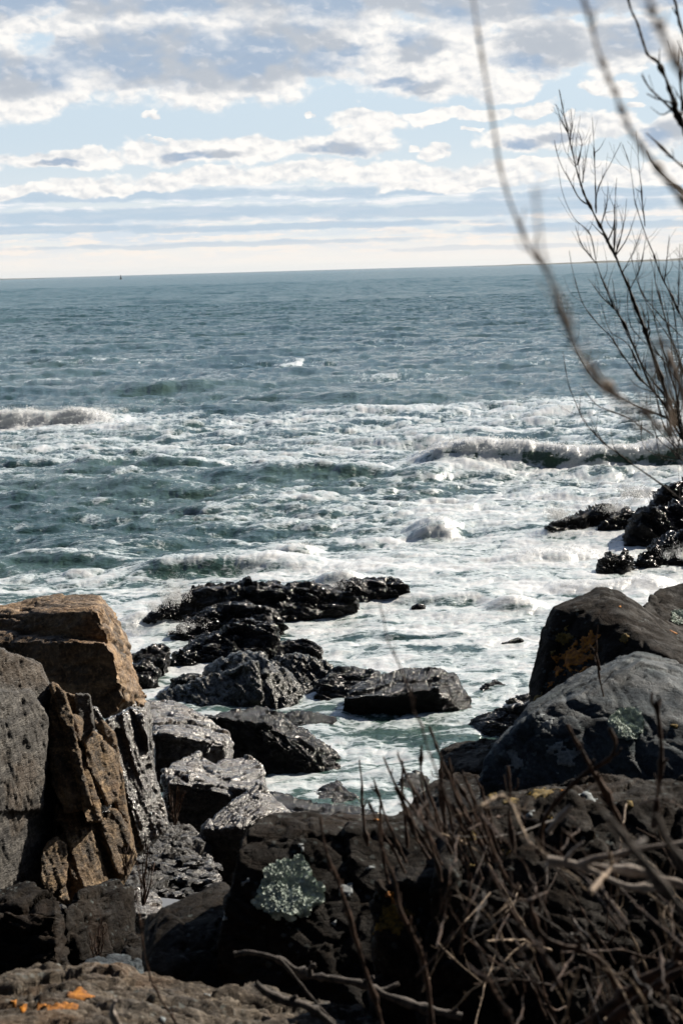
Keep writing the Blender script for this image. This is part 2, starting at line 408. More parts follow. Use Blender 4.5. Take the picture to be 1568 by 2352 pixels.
def build_sea():
    S1 = spectrum(131.0, 1024, 0.5, 18.0, 0.125, 5, (0.12, -1.0), 2, 3.25)
    S2 = spectrum(19.0, 768, 0.08, 2.2, 0.027, 9, (0.3, -1.0), 1, 3.3)
    S3 = spectrum(700.0, 512, 7.0, 60.0, 0.16, 2, (0.05, -1.0), 3)
    rows = [11.0]
    while rows[-1] < 24000:
        d = rows[-1]
        st = max(0.05, 0.62*d*d/10242.0)
        if d < 330: st = min(st, 0.55)
        elif d < 900: st = min(st, 2.5)
        else: st = min(st, d*0.02)
        rows.append(d+st)
    r = np.array(rows)
    ti = np.linspace(-0.245, 0.245, 860)
    to = np.linspace(0.245, 0.75, 70)[1:]
    ta = np.concatenate([-to[::-1], ti, to])
    nr, nc = len(r), len(ta)
    Y = np.repeat(r, nc); X = (r[:, None]*ta[None, :]).ravel()
    d = np.hypot(X, Y)
    near = sstep(d, 27, 44)*0.84 + 0.16                 # calmer between the rocks
    far = 1 - sstep(d, 1500, 6000)
    a1 = samp(S1, X, Y); a2 = samp(S2, X*0.96+Y*0.27, Y*0.96-X*0.27); a3 = samp(S3, X, Y)
    w3 = sstep(d, 60, 160)
    rc = Z(1420, 1245); calm = 1-0.6*np.exp(-((X-rc[0])**2+(Y-rc[1])**2)/30.0); near = near*calm
    hz = -0.10*(1-sstep(d, 30, 40)) - 0.16*(1-calm) + a1[:, 0]*near*(1-sstep(d, 700, 1500)) + a2[:, 0]*(0.55+0.45*near)*(1-sstep(d, 300, 900)) + a3[:, 0]*w3*(1-sstep(d, 2500, 5000))
    hx = (a1[:, 1]*near*0.9 + a2[:, 1]*0.9*(1-sstep(d, 200, 500)))
    hy = (a1[:, 2]*near*0.9 + a2[:, 2]*0.9*(1-sstep(d, 200, 500)))
    lap = a1[:, 3]/max(1e-6, S1[2][..., 3].std()); lap2 = a2[:, 3]/S2[2][..., 3].std()
    # foam density over the surf zone
    PX = 784 + FPX*(X/Y)                                # bearing, as in the plan of the bay
    B = X/Y
    P2 = np.stack([X, Y, np.zeros_like(X)], 1)
    inner = d < 140
    big = np.zeros_like(X); big[inner] = fbm(P2[inner]*np.array([0.075, 0.11, 1])+4, 3)
    edge = 76 + 7*big - 26*B + 4*np.sin(X*0.13)                 # outer edge of the surf
    surf = 1 - sstep(d, edge-3, edge+2)
    F = surf*0.49 + 0.08*(1-sstep(d, 24, 28))
    F -= 0.24*sstep(B, -0.02, -0.12)*sstep(d, 34, 39)*(1-sstep(d, 54, 58))        # greener trough on the left
    F -= 0.10*sstep(d, 38, 42)*(1-sstep(d, 48, 53))
    F += 0.16*sstep(B, 0.0, 0.08)*sstep(d, 24, 27)*(1-sstep(d, 44, 48))
    F += 0.10*sstep(d, 58, 61)*surf
    F += 0.16*big
    F -= 0.30*(1-sstep(d, 19.2, 22.5))*sstep(B, 0.03, -0.02)*0
    F += 0.08*np.clip(-lap, -1, 2.0)*surf
    F += 0.5*sstep(-lap, 2.9, 3.9)*(d < 600)*(1-surf)*0.9            # whitecaps
    F += 0.16*(1-surf)*sstep(big, 0.15, 0.5)*(d < 110)
    bz = np.zeros_like(X); bf = np.zeros_like(X); by = np.zeros_like(X); kill = np.zeros_like(X); froth = np.zeros_like(X); fc = np.zeros_like(X)
    for (a, b, H, foam, wf, wb, soft, rag) in BREAK:
        L = b[0]-a[0]; s = (X-a[0])/L
        m = (s > -0.05) & (s < 1.05) & (np.abs(Y-(a[1]+b[1])/2) < 18)
        if not m.any(): continue
        xs, ys, ss = X[m], Y[m], s[m]
        q = np.stack([xs, ys*0.35, np.full_like(xs, a[0])], 1)
        wob = fbm(q*0.3, 3)*wf*0.6
        yc = a[1] + (b[1]-a[1])*ss + wob + wf
        ends = sstep(ss, 0, soft)*(1-sstep(ss, 1-soft, 1.0))
        hh = H*ends*(1+rag*fbm(np.stack([xs*0.55, ys*0.2, xs*0], 1)+a[0], 3)*1.0)
        u = ys-yc
        prof = np.where(u < 0, sstep(u, -wf, 0), 1-sstep(u, 0, wb))
        z = hh*prof
        tz = np.clip(1-np.abs(u)/wf*0.7, 0, 1)
        bil = fbm(np.stack([xs*1.6, ys*1.6, z*2.0], 1), 4, 0.6)+0.2
        z = z + foam*ends*min(H, 0.6)*0.10*bil*tz
        bz[m] += z; by[m] -= hh*prof*0.5*sstep(-u, -wb*0.4, wf)
        face = np.where(u < -0.15*wf, 1, 0)*sstep(u, -wf*1.3, -wf*0.9)
        lip = wf*(0.25+(0.75 if H > 0.6 else 0.12)*foam)*(1+0.9*0.5*fbm(np.stack([xs*0.8, ys*0, xs*0], 1)+a[1], 4, 0.6))
        crest = sstep(u, -lip-0.15*wf, -lip+0.1*wf)*(1-sstep(u, wb*0.25, wb*0.9))
        bf[m] = np.maximum(bf[m], sstep(ends, 0, 0.5)*foam*crest*1.35)
        if H > 0.12 and foam > 0.55: froth[m] = np.maximum(froth[m], sstep(ends, 0.1, 0.6)*foam*crest*(1-sstep(u, 0.2, wb*0.45)))
        fc[m] = np.maximum(fc[m], ends*face*min(1, H*2))
        if H < 0.6 or foam < 0.9: kill[m] = np.maximum(kill[m], ends*face*0.9*(1-crest))
        bf[m] = np.maximum(bf[m], ends*foam*0.75*sstep(u, -wf*3.5, -wf)*(1-sstep(u, -wf, 0))*(0.9 if foam > 0.6 else 0))
    F = F*(1-np.clip(kill, 0, 0.9)) + bf
    # wash round the rocks
    for (px, py, rad, amt) in [(380,1440,3.2,.8),(560,1345,2.6,.5),(820,1325,1.8,.8),(930,1340,2.0,.6),(300,1450,2.2,.9),(340,1490,1.6,.7),(1300,1235,3.4,.8),(1420,1240,3.5,.8),(1380,1330,2.8,.9),(1500,1330,3.0,.9),
                               (1460,1140,4.5,.7),(1180,1510,1.3,.5),(900,1500,1.6,.45),(1100,1600,.9,.4),(980,1800,1.0,.6),(900,1700,.9,.5),(660,1790,.7,.5),(1100,1480,1.6,.4)]:
        c = Z(px, py); rr = np.hypot(X-c[0], (Y-c[1])*0.8); F = F + 0.42*amt*np.exp(-(rr/rad)**2)
    F = np.minimum(F, np.maximum(0.84, bf))
    # pools: dark still water patches among the near rocks
    for (px, py, rx, ry, amt) in [(1000,1690,.8,.3,.5),(1180,1420,.6,.5,.5),(860,1670,.6,.25,.4)]:
        c = Z(px, py); q = ((X-c[0])/rx)**2+((Y-c[1])/ry)**2; F = F - amt*np.exp(-q)
    # lacy streaks
    foamv = np.zeros_like(X)
    m = (F > 0.02) & (d < 400)
    q = P2[m]
    ca = np.array([[1, 0.12, 0], [-0.12, 1, 0], [0, 0, 1]])
    wv = np.stack([fbm(q*0.55+9, 3), fbm(q*0.55+57, 3), np.zeros(len(q))], 1)
    qq = (q @ ca)*np.array([0.27, 1.0, 1]) + wv*0.9
    n1 = fbm(qq, 5, 0.6); rdg = 1-np.abs(fbm(qq*1.9+33, 4, 0.55))*2.2
    n2 = fbm(q*np.array([1.1, 3.2, 1]) + wv*1.6, 4, 0.6)
    pat = 0.5 + 0.55*n1 + 0.34*(rdg-0.5) + 0.17*n2
    foamv[m] = F[m] + pat - 0.5
    FM = foamv - 0.5                                     # > 0 : foam
    fm = sstep(FM, -0.14, 0.16)
    hz = hz + bz + np.where(d < 90, fm*0.016*near + 0.0, 0)
    # bubbly relief on thick foam
    thick = sstep(FM, 0.1, 0.6)*(d < 90)
    mm = thick > 0.01
    hz[mm] += (thick[mm]*0.022*np.abs(fbm(P2[mm]*2.6, 4, 0.6)))*near[mm]
    V = np.stack([X+hx*0.9, Y+hy*0.9+by, hz], 1)
    base = (np.arange(nr-1)[:, None]*nc + np.arange(nc-1)[None, :]).ravel()
    Fc = np.stack([base, base+1, base+nc+1, base+nc], 1)
    print('sea', nr, nc, len(V))
    # material
    m_ = bpy.data.materials.new('sea_water'); m_.use_nodes = True; t = NT(m_.node_tree); t.n.clear()
    pos = t.new('ShaderNodeNewGeometry').outputs['Position']
    fa = t.new('ShaderNodeAttribute', attribute_name='foam').outputs['Fac']
    ds = t.new('ShaderNodeAttribute', attribute_name='offshore').outputs['Fac']
    wn = t.noise(pos, 3.0, 3, 0.6, col=True)
    fp = t.v('ADD', t.v('MULTIPLY', pos, (0.6, 1, 1)), t.v('SCALE', wn, None, 0.35))
    cell = t.vor(fp, 6.5, 'DISTANCE_TO_EDGE'); cell2 = t.vor(fp, 17, 'DISTANCE_TO_EDGE')
    nz = t.noise(t.v('MULTIPLY', pos, (0.5, 1, 1)), 9.0, 6, 0.68)
    lace = t.m('SUBTRACT', t.m('MULTIPLY', t.m('SUBTRACT', nz, 0.5), 0.8), t.m('MULTIPLY', t.step(cell, 0.02, 0.22), 0.20))
    lace = t.m('SUBTRACT', lace, t.m('MULTIPLY', t.step(cell2, 0.02, 0.25), 0.08))
    fk = t.step(t.m('ADD', t.m('ADD', fa, lace), 0.14), -0.16, 0.20)
    thin = t.step(t.m('ADD', fa, lace), -0.55, 0.1)
    wc = t.mix(t.step(t.noise(pos, 0.08, 4), 0.4, 0.6), (0.030, 0.070, 0.062), (0.055, 0.102, 0.082))
    wc = t.mix(ds, wc, (0.032, 0.110, 0.120))
    wc = t.mix(t.m('MULTIPLY', thin, 0.42), wc, (0.20, 0.28, 0.27))
    wc = t.mix(t.new('ShaderNodeAttribute', attribute_name='face').outputs['Fac'], wc, (0.065, 0.120, 0.080))  # greener base colour on wave faces stands in for light through thin water
    wb_ = t.new('ShaderNodeBsdfPrincipled'); t.put(wb_.inputs['Base Color'], wc); wb_.inputs['IOR'].default_value = 1.333
    t.put(wb_.inputs['Roughness'], t.step(ds, 0.0, 1.0, 0.08, 0.25))
    wb_.inputs['Transmission Weight'].default_value = 0.0
    h = t.m('ADD', t.m('MULTIPLY', t.noise(t.v('MULTIPLY', pos, (1, 1.6, 1)), 5.0, 6, 0.65, 0.6), 0.55), t.m('MULTIPLY', t.noise(t.v('MULTIPLY', pos, (0.5, 1.0, 1)), 1.1, 5, 0.6), 1.0))
    h = t.m('ADD', h, t.m('MULTIPLY', ds, t.m('MULTIPLY', t.noise(t.v('MULTIPLY', pos, (0.10, 0.22, 1)), 1.0, 5, 0.65), 3.0)))
    bp = t.new('ShaderNodeBump'); bp.inputs['Strength'].default_value = 0.55; bp.inputs['Distance'].default_value = 0.14
    t.put(bp.inputs['Distance'], t.step(ds, 0.0, 1.0, 0.14, 0.5))
    t.put(bp.inputs['Height'], h); t.put(wb_.inputs['Normal'], bp.outputs[0])
    fb = t.new('ShaderNodeBsdfPrincipled'); fb.inputs['Roughness'].default_value = 0.28; fb.inputs['Specular IOR Level'].default_value = 0.6
    t.put(fb.inputs['Base Color'], t.mix(t.step(t.m('ADD', fa, lace), 0.0, 0.5), (0.60, 0.67, 0.68), (0.86, 0.87, 0.87)))
    fb.inputs['Subsurface Weight'].default_value = 0.0
    bp2 = t.new('ShaderNodeBump'); bp2.inputs['Strength'].default_value = 0.45; bp2.inputs['Distance'].default_value = 0.05
    t.put(bp2.inputs['Height'], t.m('ADD', t.m('MULTIPLY', nz, 1.0), t.m('MULTIPLY', t.noise(pos, 34, 4, 0.7), 0.35))); t.put(fb.inputs['Normal'], bp2.outputs[0])
    mx = t.new('ShaderNodeMixShader'); t.put(mx.inputs[0], t.m('MULTIPLY', fk, 0.96)); t.l.new(wb_.outputs[0], mx.inputs[1]); t.l.new(fb.outputs[0], mx.inputs[2])
    o = t.new('ShaderNodeOutputMaterial'); t.l.new(mx.outputs[0], o.inputs[0])
    ob = mesh_np('water', V, Fc, m_)
    at = ob.data.attributes.new('foam', 'FLOAT', 'POINT'); at.data.foreach_set('value', np.where(d < 400, FM, -1).astype(np.float32))
    at = ob.data.attributes.new('offshore', 'FLOAT', 'POINT'); at.data.foreach_set('value', sstep(np.log(d), math.log(60), math.log(900)).astype(np.float32))
    at = ob.data.attributes.new('face', 'FLOAT', 'POINT'); at.data.foreach_set('value', (fc*0.8).astype(np.float32))
    tag(ob, kind='structure')
    global FROTH
    k = np.where(froth > 0.25)[0]; FROTH = (V[k], froth[k], d[k])
build_sea()
# ------------------------------------------------------------------ ground under the boulders
GX = [-5, 0, 3.2, 4.4, 5.2, 6.5, 8, 10, 13, 15, 17, 18.5, 22, 30, 60]
GZ = [4.45, 4.4, 3.5, 2.9, 2.5, 2.1, 1.7, 1.35, 0.75, 0.35, -0.05, -0.35, -0.9, -1.5, -4]
M_DARK = rock_mat('dark_wet_ledge', (0.010, 0.010, 0.010), (0.020, 0.018, 0.017), (0.035, 0.032, 0.030), 0.38, 0.7, (0.03, 0.022, 0.012), 0.3, (0.3, 0.2, 1), 4, 1.0, 0.05, 0, 0.12, coat=0.5)
M_WET = rock_mat('wet_black_rock', (0.0035, 0.0035, 0.0035), (0.006, 0.0058, 0.0055), (0.011, 0.010, 0.0095), 0.17, 1.0, (0.018, 0.014, 0.010), 0.3, (0.25, 0.5, 1), 3, 1.3, 0.03, 0, 0.07, coat=0.5)
M_WETG = rock_mat('wet_algae_rock', (0.010, 0.011, 0.009), (0.022, 0.024, 0.017), (0.045, 0.045, 0.036), 0.28, 1.0, (0.03, 0.035, 0.014), 0.4, (0.9, 0.3, 0.3), 4, 1.2, 0.05, 0, 0.10, coat=0.7)
M_TAN = rock_mat('tan_ledge_rock', (0.07, 0.052, 0.037), (0.20, 0.140, 0.088), (0.40, 0.28, 0.165), 0.75, 1.2, (0.26, 0.135, 0.055), 0.5, (1, 0.2, 0.15), 5, 0.9, 0.3)
M_TANB = rock_mat('tan_boulder_rock', (0.06, 0.045, 0.034), (0.175, 0.122, 0.080), (0.42, 0.29, 0.175), 0.75, 0.7, (0.25, 0.14, 0.06), 0.45, (0.2, 0.3, 1), 3, 0.8, 0.3)
M_GREY = rock_mat('grey_ledge_rock', (0.055, 0.052, 0.050), (0.12, 0.112, 0.103), (0.22, 0.205, 0.185), 0.75, 1.2, (0.17, 0.105, 0.055), 0.35, (1, 0.25, 0.15), 7, 0.9, 0.3)
M_SLAB = rock_mat('brown_slab_rock', (0.024, 0.020, 0.017), (0.052, 0.045, 0.038), (0.105, 0.091, 0.077), 0.27, 0.75, (0.12, 0.08, 0.05), 0.35, (0.2, -0.35, 1), 5, 1.0, 0.2, coat=0.9)
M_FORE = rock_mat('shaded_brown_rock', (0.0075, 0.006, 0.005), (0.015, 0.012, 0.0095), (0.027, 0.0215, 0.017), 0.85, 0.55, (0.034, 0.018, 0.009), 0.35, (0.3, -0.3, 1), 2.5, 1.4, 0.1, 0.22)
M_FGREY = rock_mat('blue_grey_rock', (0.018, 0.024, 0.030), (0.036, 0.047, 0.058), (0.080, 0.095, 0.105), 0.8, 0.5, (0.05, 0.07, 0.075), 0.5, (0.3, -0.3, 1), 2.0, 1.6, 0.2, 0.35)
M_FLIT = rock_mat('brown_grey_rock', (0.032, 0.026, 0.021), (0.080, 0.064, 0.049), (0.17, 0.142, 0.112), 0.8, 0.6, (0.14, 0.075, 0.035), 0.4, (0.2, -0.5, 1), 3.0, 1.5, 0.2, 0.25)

def build_ground():
    ys = np.concatenate([np.arange(-6, 2, 0.15), np.arange(2, 19, 0.045), np.arange(19, 62, 0.5)])
    ta = np.linspace(0, 1, 420)
    V = []
    X = np.zeros((len(ys), len(ta))); Yg = np.repeat(ys[:, None], len(ta), 1)
    half = np.maximum(3.5, ys*0.55)[:, None]
    X = (ta[None, :]*2-1)*half
    P = np.stack([X.ravel(), Yg.ravel(), np.zeros(X.size)], 1)
    z = np.interp(P[:, 1], GX, GZ)
    w = sstep(P[:, 1], 2, 7)
    q = P + 0.25*np.stack([fbm(P*0.9+3, 3), fbm(P*0.9+40, 3), P[:, 2]], 1)
    f1, f2, r, _t = worley(q*np.array([2.0, 2.6, 1])); g1, g2, r2, _t = worley(q*np.array([6.0, 7.5, 1])+9); k1, k2, r3, _t = worley(q*np.array([15, 17, 1])+5)
    z = z + w*(0.20*fbm(P*0.5+8, 4)) + (0.3+0.7*w)*(0.20*(r-0.5) + 0.10*(r2-0.5)+0.05*(r3-.5) - 0.09*np.exp(-(f2-f1)/0.08) - 0.05*np.exp(-(g2-g1)/0.08)) + 0.03*fbm(P*5, 4)
    z = z + 0.05*(P[:, 0] < -1)*sstep(-P[:, 0], 1, 6)*8*sstep(P[:, 1], 6, 14)*(1-sstep(P[:, 1], 18, 26))
    V = P.copy(); V[:, 2] = z
    nc = len(ta); nr = len(ys)
    base = (np.arange(nr-1)[:, None]*nc + np.arange(nc-1)[None, :]).ravel()
    F = np.stack([base, base+1, base+nc+1, base+nc], 1)
    o = mesh_np('ground', V, F, M_DARK); tag(o, kind='structure')
build_ground()

def d_(lst, d=None):           # [(px,py,dist)...] -> world points; a 4-tuple (px,py,None,z) stands on height z
    out = []
    for p in lst:
        if len(p) == 4: out.append(Z(p[0], p[1], p[3]))
        elif len(p) == 2: out.append(D(p[0], p[1], d))
        else: out.append(D(*p))
    return out

def g_(l, d0, k=0.011):
    ym = max(p[1] for p in l)
    return d_([(a, b, d0-0.15+(ym-b)*k) for a, b in l])
def clip(poly, s0, s1, f):
    for sgn, lim in ((1, s0), (-1, -s1)):
        out = []
        for i in range(len(poly)):
            a, b = poly[i], poly[(i+1) % len(poly)]; fa, fb = sgn*f(a)-lim, sgn*f(b)-lim
            if fa >= 0: out.append(a)
            if fa*fb < 0: t_ = fa/(fa-fb); out.append((a[0]+(b[0]-a[0])*t_, a[1]+(b[1]-a[1])*t_))
        poly = out
        if not poly: return []
    return poly
def shards(pts, k, lean=0.3, seed=0, jd=0.07, jy=14, dmap=None, joints=0.6):
    """break an outcrop outline into upright slabs with staggered tops and cross joints"""
    rg = np.random.default_rng(seed)
    A = np.array([(x, y, 1) for x, y, d in pts], float); c = np.linalg.lstsq(A, np.array([p[2] for p in pts]), rcond=None)[0]
    poly = np.array([(x, y) for x, y, d in pts], float)
    ce = poly.mean(0); o_ = sorted(range(len(poly)), key=lambda i: math.atan2(poly[i][1]-ce[1], poly[i][0]-ce[0]))
    poly = [tuple(poly[i]) for i in o_]
    f = lambda p: p[0]-lean*(p[1]-ce[1])
    s = [f(p) for p in poly]; lo_, hi = min(s), max(s); cuts = np.linspace(lo_, hi, k+1); cuts[1:-1] += rg.uniform(-.3, .3, k-1)*(hi-lo_)/k
    out = []
    for i in range(k):
        q = clip(poly, cuts[i]-1.5, cuts[i+1]+1.5, f)
        if len(q) < 3: continue
        ys = [p[1] for p in q]; segs = [min(ys)]
        while segs[-1] < max(ys)-30 and rg.random() < joints+0.3: segs.append(segs[-1]+rg.uniform(40, 150))
        segs.append(max(ys)+50)
        od = rg.uniform(-jd, jd); top = rg.uniform(-jy*0.4, jy)
        for a, b in zip(segs[:-1], segs[1:]):
            sl_ = rg.uniform(-.25, .25)
            r = clip(q, a-2, b+2, lambda p: p[1]+sl_*(p[0]-ce[0]))
            if len(r) < 3: continue
            oo = od+rg.uniform(-jd, jd)*0.45; tl = rg.uniform(-.0012, .0012)
            h = []
            for x, y in r:
                dd = c[0]*x+c[1]*y+c[2]+oo+tl*(x-ce[0])
                yy = y+top*max(0, 1-(y-min(ys))/60)
                if dmap: dd = dmap(x, dd)
                h.append(D(x, yy, dd))
            out.append(h)
    return out
def build_rocks():
    fr = lambda l: d_([(a, b, 11.0+(c-11.3)*0.55+(a-60)/280*1.25) for a, b, c in l])
    fl = lambda l: d_([(a, b, 11.0+(c-11.3)*0.55) for a, b, c in l])
    W = -0.35
    # ---------------- reefs standing in the water
    rock('reef_rock', 'long low black reef furthest out in the middle of the bay, waves breaking behind it',
         [g_([(335,1420),(375,1380),(450,1352),(560,1346),(640,1343),(620,1400),(480,1400)], 29.6),
          g_([(560,1350),(700,1346),(785,1352),(805,1368),(760,1398),(665,1418),(600,1400)], 29.3),
          g_([(775,1352),(800,1340),(860,1329),(925,1331),(940,1352),(928,1362),(860,1366),(800,1368)], 30.8)],
         0.030, M_WET, (0.3, 0.5, 1), 0.30, 0.15, 0.7, 0.07, 0.04, 1, back=0.7, base=W)
    rock('reef_rock', 'black dome shaped reef rock in the foam just before the long outer reef',
         [g_([(390,1455),(430,1428),(480,1405),(560,1388),(610,1400),(645,1425),(650,1448),(600,1470),(480,1462)], 28.2)],
         0.026, M_WET, (0.3, 0.5, 1), 0.26, 0.13, 0.6, 0.06, 0.04, 2, back=0.7, base=W)
    rock('reef_rock', 'jagged black rock ridge with glinting crest between the dome reef and the big ribbed rock',
         [g_([(382,1532),(395,1506),(450,1472),(540,1442),(575,1428),(560,1500),(470,1530)], 26.4),
          g_([(540,1442),(590,1424),(625,1430),(634,1448),(612,1498),(600,1502),(540,1500)], 26.6)],
         0.024, M_WET, (0.3, 0.5, 1), 0.20, 0.12, 0.5, 0.05, 0.03, 3, back=0.6, base=W)
    rock('reef_rock', 'small black rocks lying low in the wash right beside the tan boulder',
         [g_([(305,1506),(350,1487),(386,1492),(382,1520),(340,1520)], 25.8), g_([(306,1530),(335,1522),(362,1545),(345,1560),(312,1556)], 25.0),
          g_([(395,1560),(440,1548),(470,1553),(430,1568)], 24.6)],
         0.022, M_WET, (0.3, 0.5, 1), 0.07, 0.07, 0.3, 0.04, 0.02, 4, back=0.5, base=W)
    rock('reef_rock', 'small flat topped black rock in the foam right of the jagged ridge',
         [g_([(624,1496),(640,1474),(695,1469),(735,1488),(742,1500),(700,1509),(630,1508)], 26.6)],
         0.022, M_WET, (0.3, 0.5, 1), 0.06, 0.05, 0.3, 0.03, 0.02, 5, back=0.5, base=W)
    rock('reef_rock', 'large ribbed dark olive rock in the middle, its long right flank dotted with glints',
         [d_([(358,1596,24.2),(430,1570,24.2),(520,1548,24.2),(590,1520,24.1),(600,1600,23.4),(560,1640,23.3),(430,1640,23.6),(470,1640,23.4)]),
          d_([(470,1535,25),(520,1512,25),(580,1500,25),(608,1508,24.6),(625,1560,23.9),(590,1620,23.5),(520,1550,24.4)]),
          d_([(600,1515,24.6),(620,1530,24.4),(655,1545,24.3),(685,1575,24.1),(692,1592,24.0),(678,1615,23.6),(640,1645,23.2),(590,1640,23.3),(610,1560,23.8)])],
         0.022, M_WETG, (0.9, 0.35, 0.25), 0.07, 0.055, 0.40, 0.03, 0.02, 6, back=0.4, base=W)
    rock('reef_rock', 'dark rock with ribbed side just behind the big ribbed rock, seaweed at its foot',
         [d_([(622,1524,25.2),(660,1509,25.3),(702,1508,25.3),(750,1525,25.2),(766,1543,25),(742,1585,24.4),(705,1598,24.2),(680,1590,24.4)])],
         0.024, M_WETG, (0.9, 0.35, 0.25), 0.07, 0.07, 0.3, 0.04, 0.03, 7, back=0.4, base=W)
    rock('reef_rock', 'rounded black rock touching the left end of the big block in the water',
         [d_([(724,1604,23.9),(735,1567,24.1),(760,1542,24.4),(812,1536,24.6),(866,1552,24.4),(845,1580,24),(800,1605,23.7),(740,1612,23.8)])],
         0.022, M_WET, (0.3, 0.5, 1), 0.08, 0.06, 0.35, 0.03, 0.02, 8, back=0.4, base=W)
    rock('block_rock', 'big rectangular black block with a flat shining top lying in the water mid channel',
         [d_([(808,1574,23.7),(930,1535,24.35),(1012,1534,24.4),(1028,1548,24.1),(790,1602,22.95),(1008,1580,22.9),(790,1642,22.95),(1016,1648,22.85)]),
          d_([(1020,1550,24.1),(1045,1548,24.1),(1070,1595,23.5),(1081,1625,23.2),(1060,1642,22.9),(1012,1640,22.8),(1008,1585,23.0)])],
         0.017, M_WET, (0.15, -0.2, 1), 0.05, 0.055, 0.28, 0.028, 0.012, 9, thin=0.6, base=W)
    rock('wedge_rock', 'large black wedge rock sloping down right into the channel, its rim bright',
         [d_([(462,1646,20.7),(540,1650,20.7),(610,1658,20.7),(660,1685,20.65),(730,1725,20.6),(786,1752,20.6),(784,1764,20.5),
              (765,1776,20.35),(500,1690,20.7),(615,1772,20.3),(700,1778,20.3)]),
          d_([(466,1645,20.72),(600,1619,21.6),(650,1645,21.5),(720,1690,21.2),(786,1742,20.9),(610,1658,20.7),(660,1685,20.66),(730,1725,20.62)])],
         0.016, M_WET, (0.5, -0.3, 1), 0.05, 0.055, 0.3, 0.026, 0.012, 10, base=W, thin=0.7)
    rock('reef_rock', 'thin flat black rock barely above water between the ribbed rock and the block',
         [g_([(640,1645),(680,1633),(735,1640),(772,1652),(765,1664),(700,1668),(650,1660)], 22.5)],
         0.016, M_WET, (0.1, -0.2, 1), 0.03, 0.03, 0.2, 0.02, 0.01, 11, back=0.3, base=W)
    rock('reef_rock', 'small pointed black rock in the foam right of the block',
         [g_([(1100,1582),(1112,1572),(1132,1563),(1150,1567),(1163,1576),(1160,1590),(1108,1592)], 24.3)],
         0.016, M_WET, (0.3, 0.5, 1), 0.03, 0.03, 0.2, 0.02, 0.01, 12, back=0.3, base=W)
    rock('reef_rock', 'tiny black rock tip poking out of pale water, upper right of the block',
         [g_([(1150,1478),(1172,1471),(1190,1466),(1201,1472),(1198,1478)], 27.3)],
         0.016, M_WET, (0.3, 0.5, 1), 0.02, 0.02, 0.2, 0.015, 0.01, 13, back=0.3, base=W)
    rock('reef_rock', 'tiny black rock tip in the foam above the block, out in the bay',
         [g_([(945,1392),(960,1387),(976,1391),(970,1396)], 30.1)],
         0.016, M_WET, (0.3, 0.5, 1), 0.02, 0.02, 0.2, 0.015, 0.01, 131, back=0.3, base=W)
    rock('reef_rock', 'low sloping black rock running up to the foot of the tall lichened boulder',
         [d_([(1046,1690,22),(1092,1652,22.2),(1150,1636,22.2),(1190,1622,22),(1240,1610,22),(1250,1680,21.5),(1190,1700,21.4),(1120,1694,21.6),(1060,1697,21.7)])],
         0.018, M_WET, (0.3, 0.5, 1), 0.05, 0.05, 0.3, 0.03, 0.02, 14, back=0.4, base=W)
    rock('reef_rock', 'low wet rock with wash over it right beside the tall lichened boulder',
         [g_([(1165,1608),(1185,1600),(1230,1592),(1260,1600),(1240,1620),(1190,1618)], 23.4)],
         0.018, M_WET, (0.3, 0.5, 1), 0.04, 0.04, 0.2, 0.02, 0.02, 15, back=0.4, base=W)
    rock('reef_rock', 'small round black rock at the near end of the channel behind the twigs',
         [g_([(914,1832),(918,1794),(935,1778),(955,1771),(978,1782),(986,1800),(972,1842),(940,1845)], 19.2)],
         0.014, M_WET, (0.3, 0.5, 1), 0.03, 0.03, 0.2, 0.015, 0.01, 16, back=0.2, base=W)
    rock('reef_rock', 'dark smooth humped rock with wet crest at the near end of the channel',
         [d_([(700,1826,19.2),(735,1808,19.4),(770,1796,19.5),(800,1814,19.3),(842,1842,19.0),(850,1858,18.8),(770,1860,18.7),(710,1840,19)])],
         0.014, M_WET, (0.3, 0.5, 1), 0.03, 0.03, 0.25, 0.015, 0.01, 17, back=0.2, base=W)
    rock('slab_rock', 'long flat black slab with shiny layered top just in front of the humped rock',
         [d_([(610,1818,19),(655,1828,18.8),(700,1836,18.6),(790,1850,18.4),(850,1862,18.2),(900,1880,18),(760,1900,17.6),(650,1880,17.8),(640,1850,18.2)])],
         0.014, M_WET, (0.1, -0.25, 1), 0.03, 0.035, 0.3, 0.015, 0.012, 18, base=W, thin=0.6)
    # far right reefs
    rock('reef_rock', 'low dark reef at the right, leftmost tongue of it pointing into the foam',
         [g_([(1252,1212),(1262,1198),(1300,1190),(1345,1178),(1352,1200),(1330,1228),(1285,1240),(1256,1232)], 38),
          g_([(1330,1186),(1385,1166),(1410,1172),(1425,1190),(1390,1215),(1350,1212)], 38.6),
          g_([(1400,1190),(1440,1165),(1470,1176),(1500,1180),(1470,1210),(1390,1225),(1360,1222)], 38)],
         0.04, M_WET, (0.3, 0.5, 1), 0.2, 0.14, 0.6, 0.11, 0.05, 19, back=0.9, base=W)
    rock('reef_rock', 'steep dark rounded reef rock at the right edge with wave water running down it',
         [g_([(1430,1252),(1442,1222),(1470,1190),(1520,1170),(1600,1150),(1700,1160),(1700,1260),(1560,1235),(1480,1250)], 36.4)],
         0.04, M_WET, (0.8, 0.5, 0.3), 0.2, 0.14, 0.6, 0.10, 0.05, 20, back=0.9, base=W)
    rock('reef_rock', 'dark craggy reef rock at the right edge, highest and furthest of the right reef',
         [g_([(1505,1158),(1520,1138),(1545,1115),(1590,1100),(1700,1090),(1700,1200),(1540,1190),(1500,1175)], 39.5)],
         0.045, M_WET, (0.3, 0.5, 1), 0.22, 0.15, 0.7, 0.12, 0.05, 21, back=1.2, base=W)
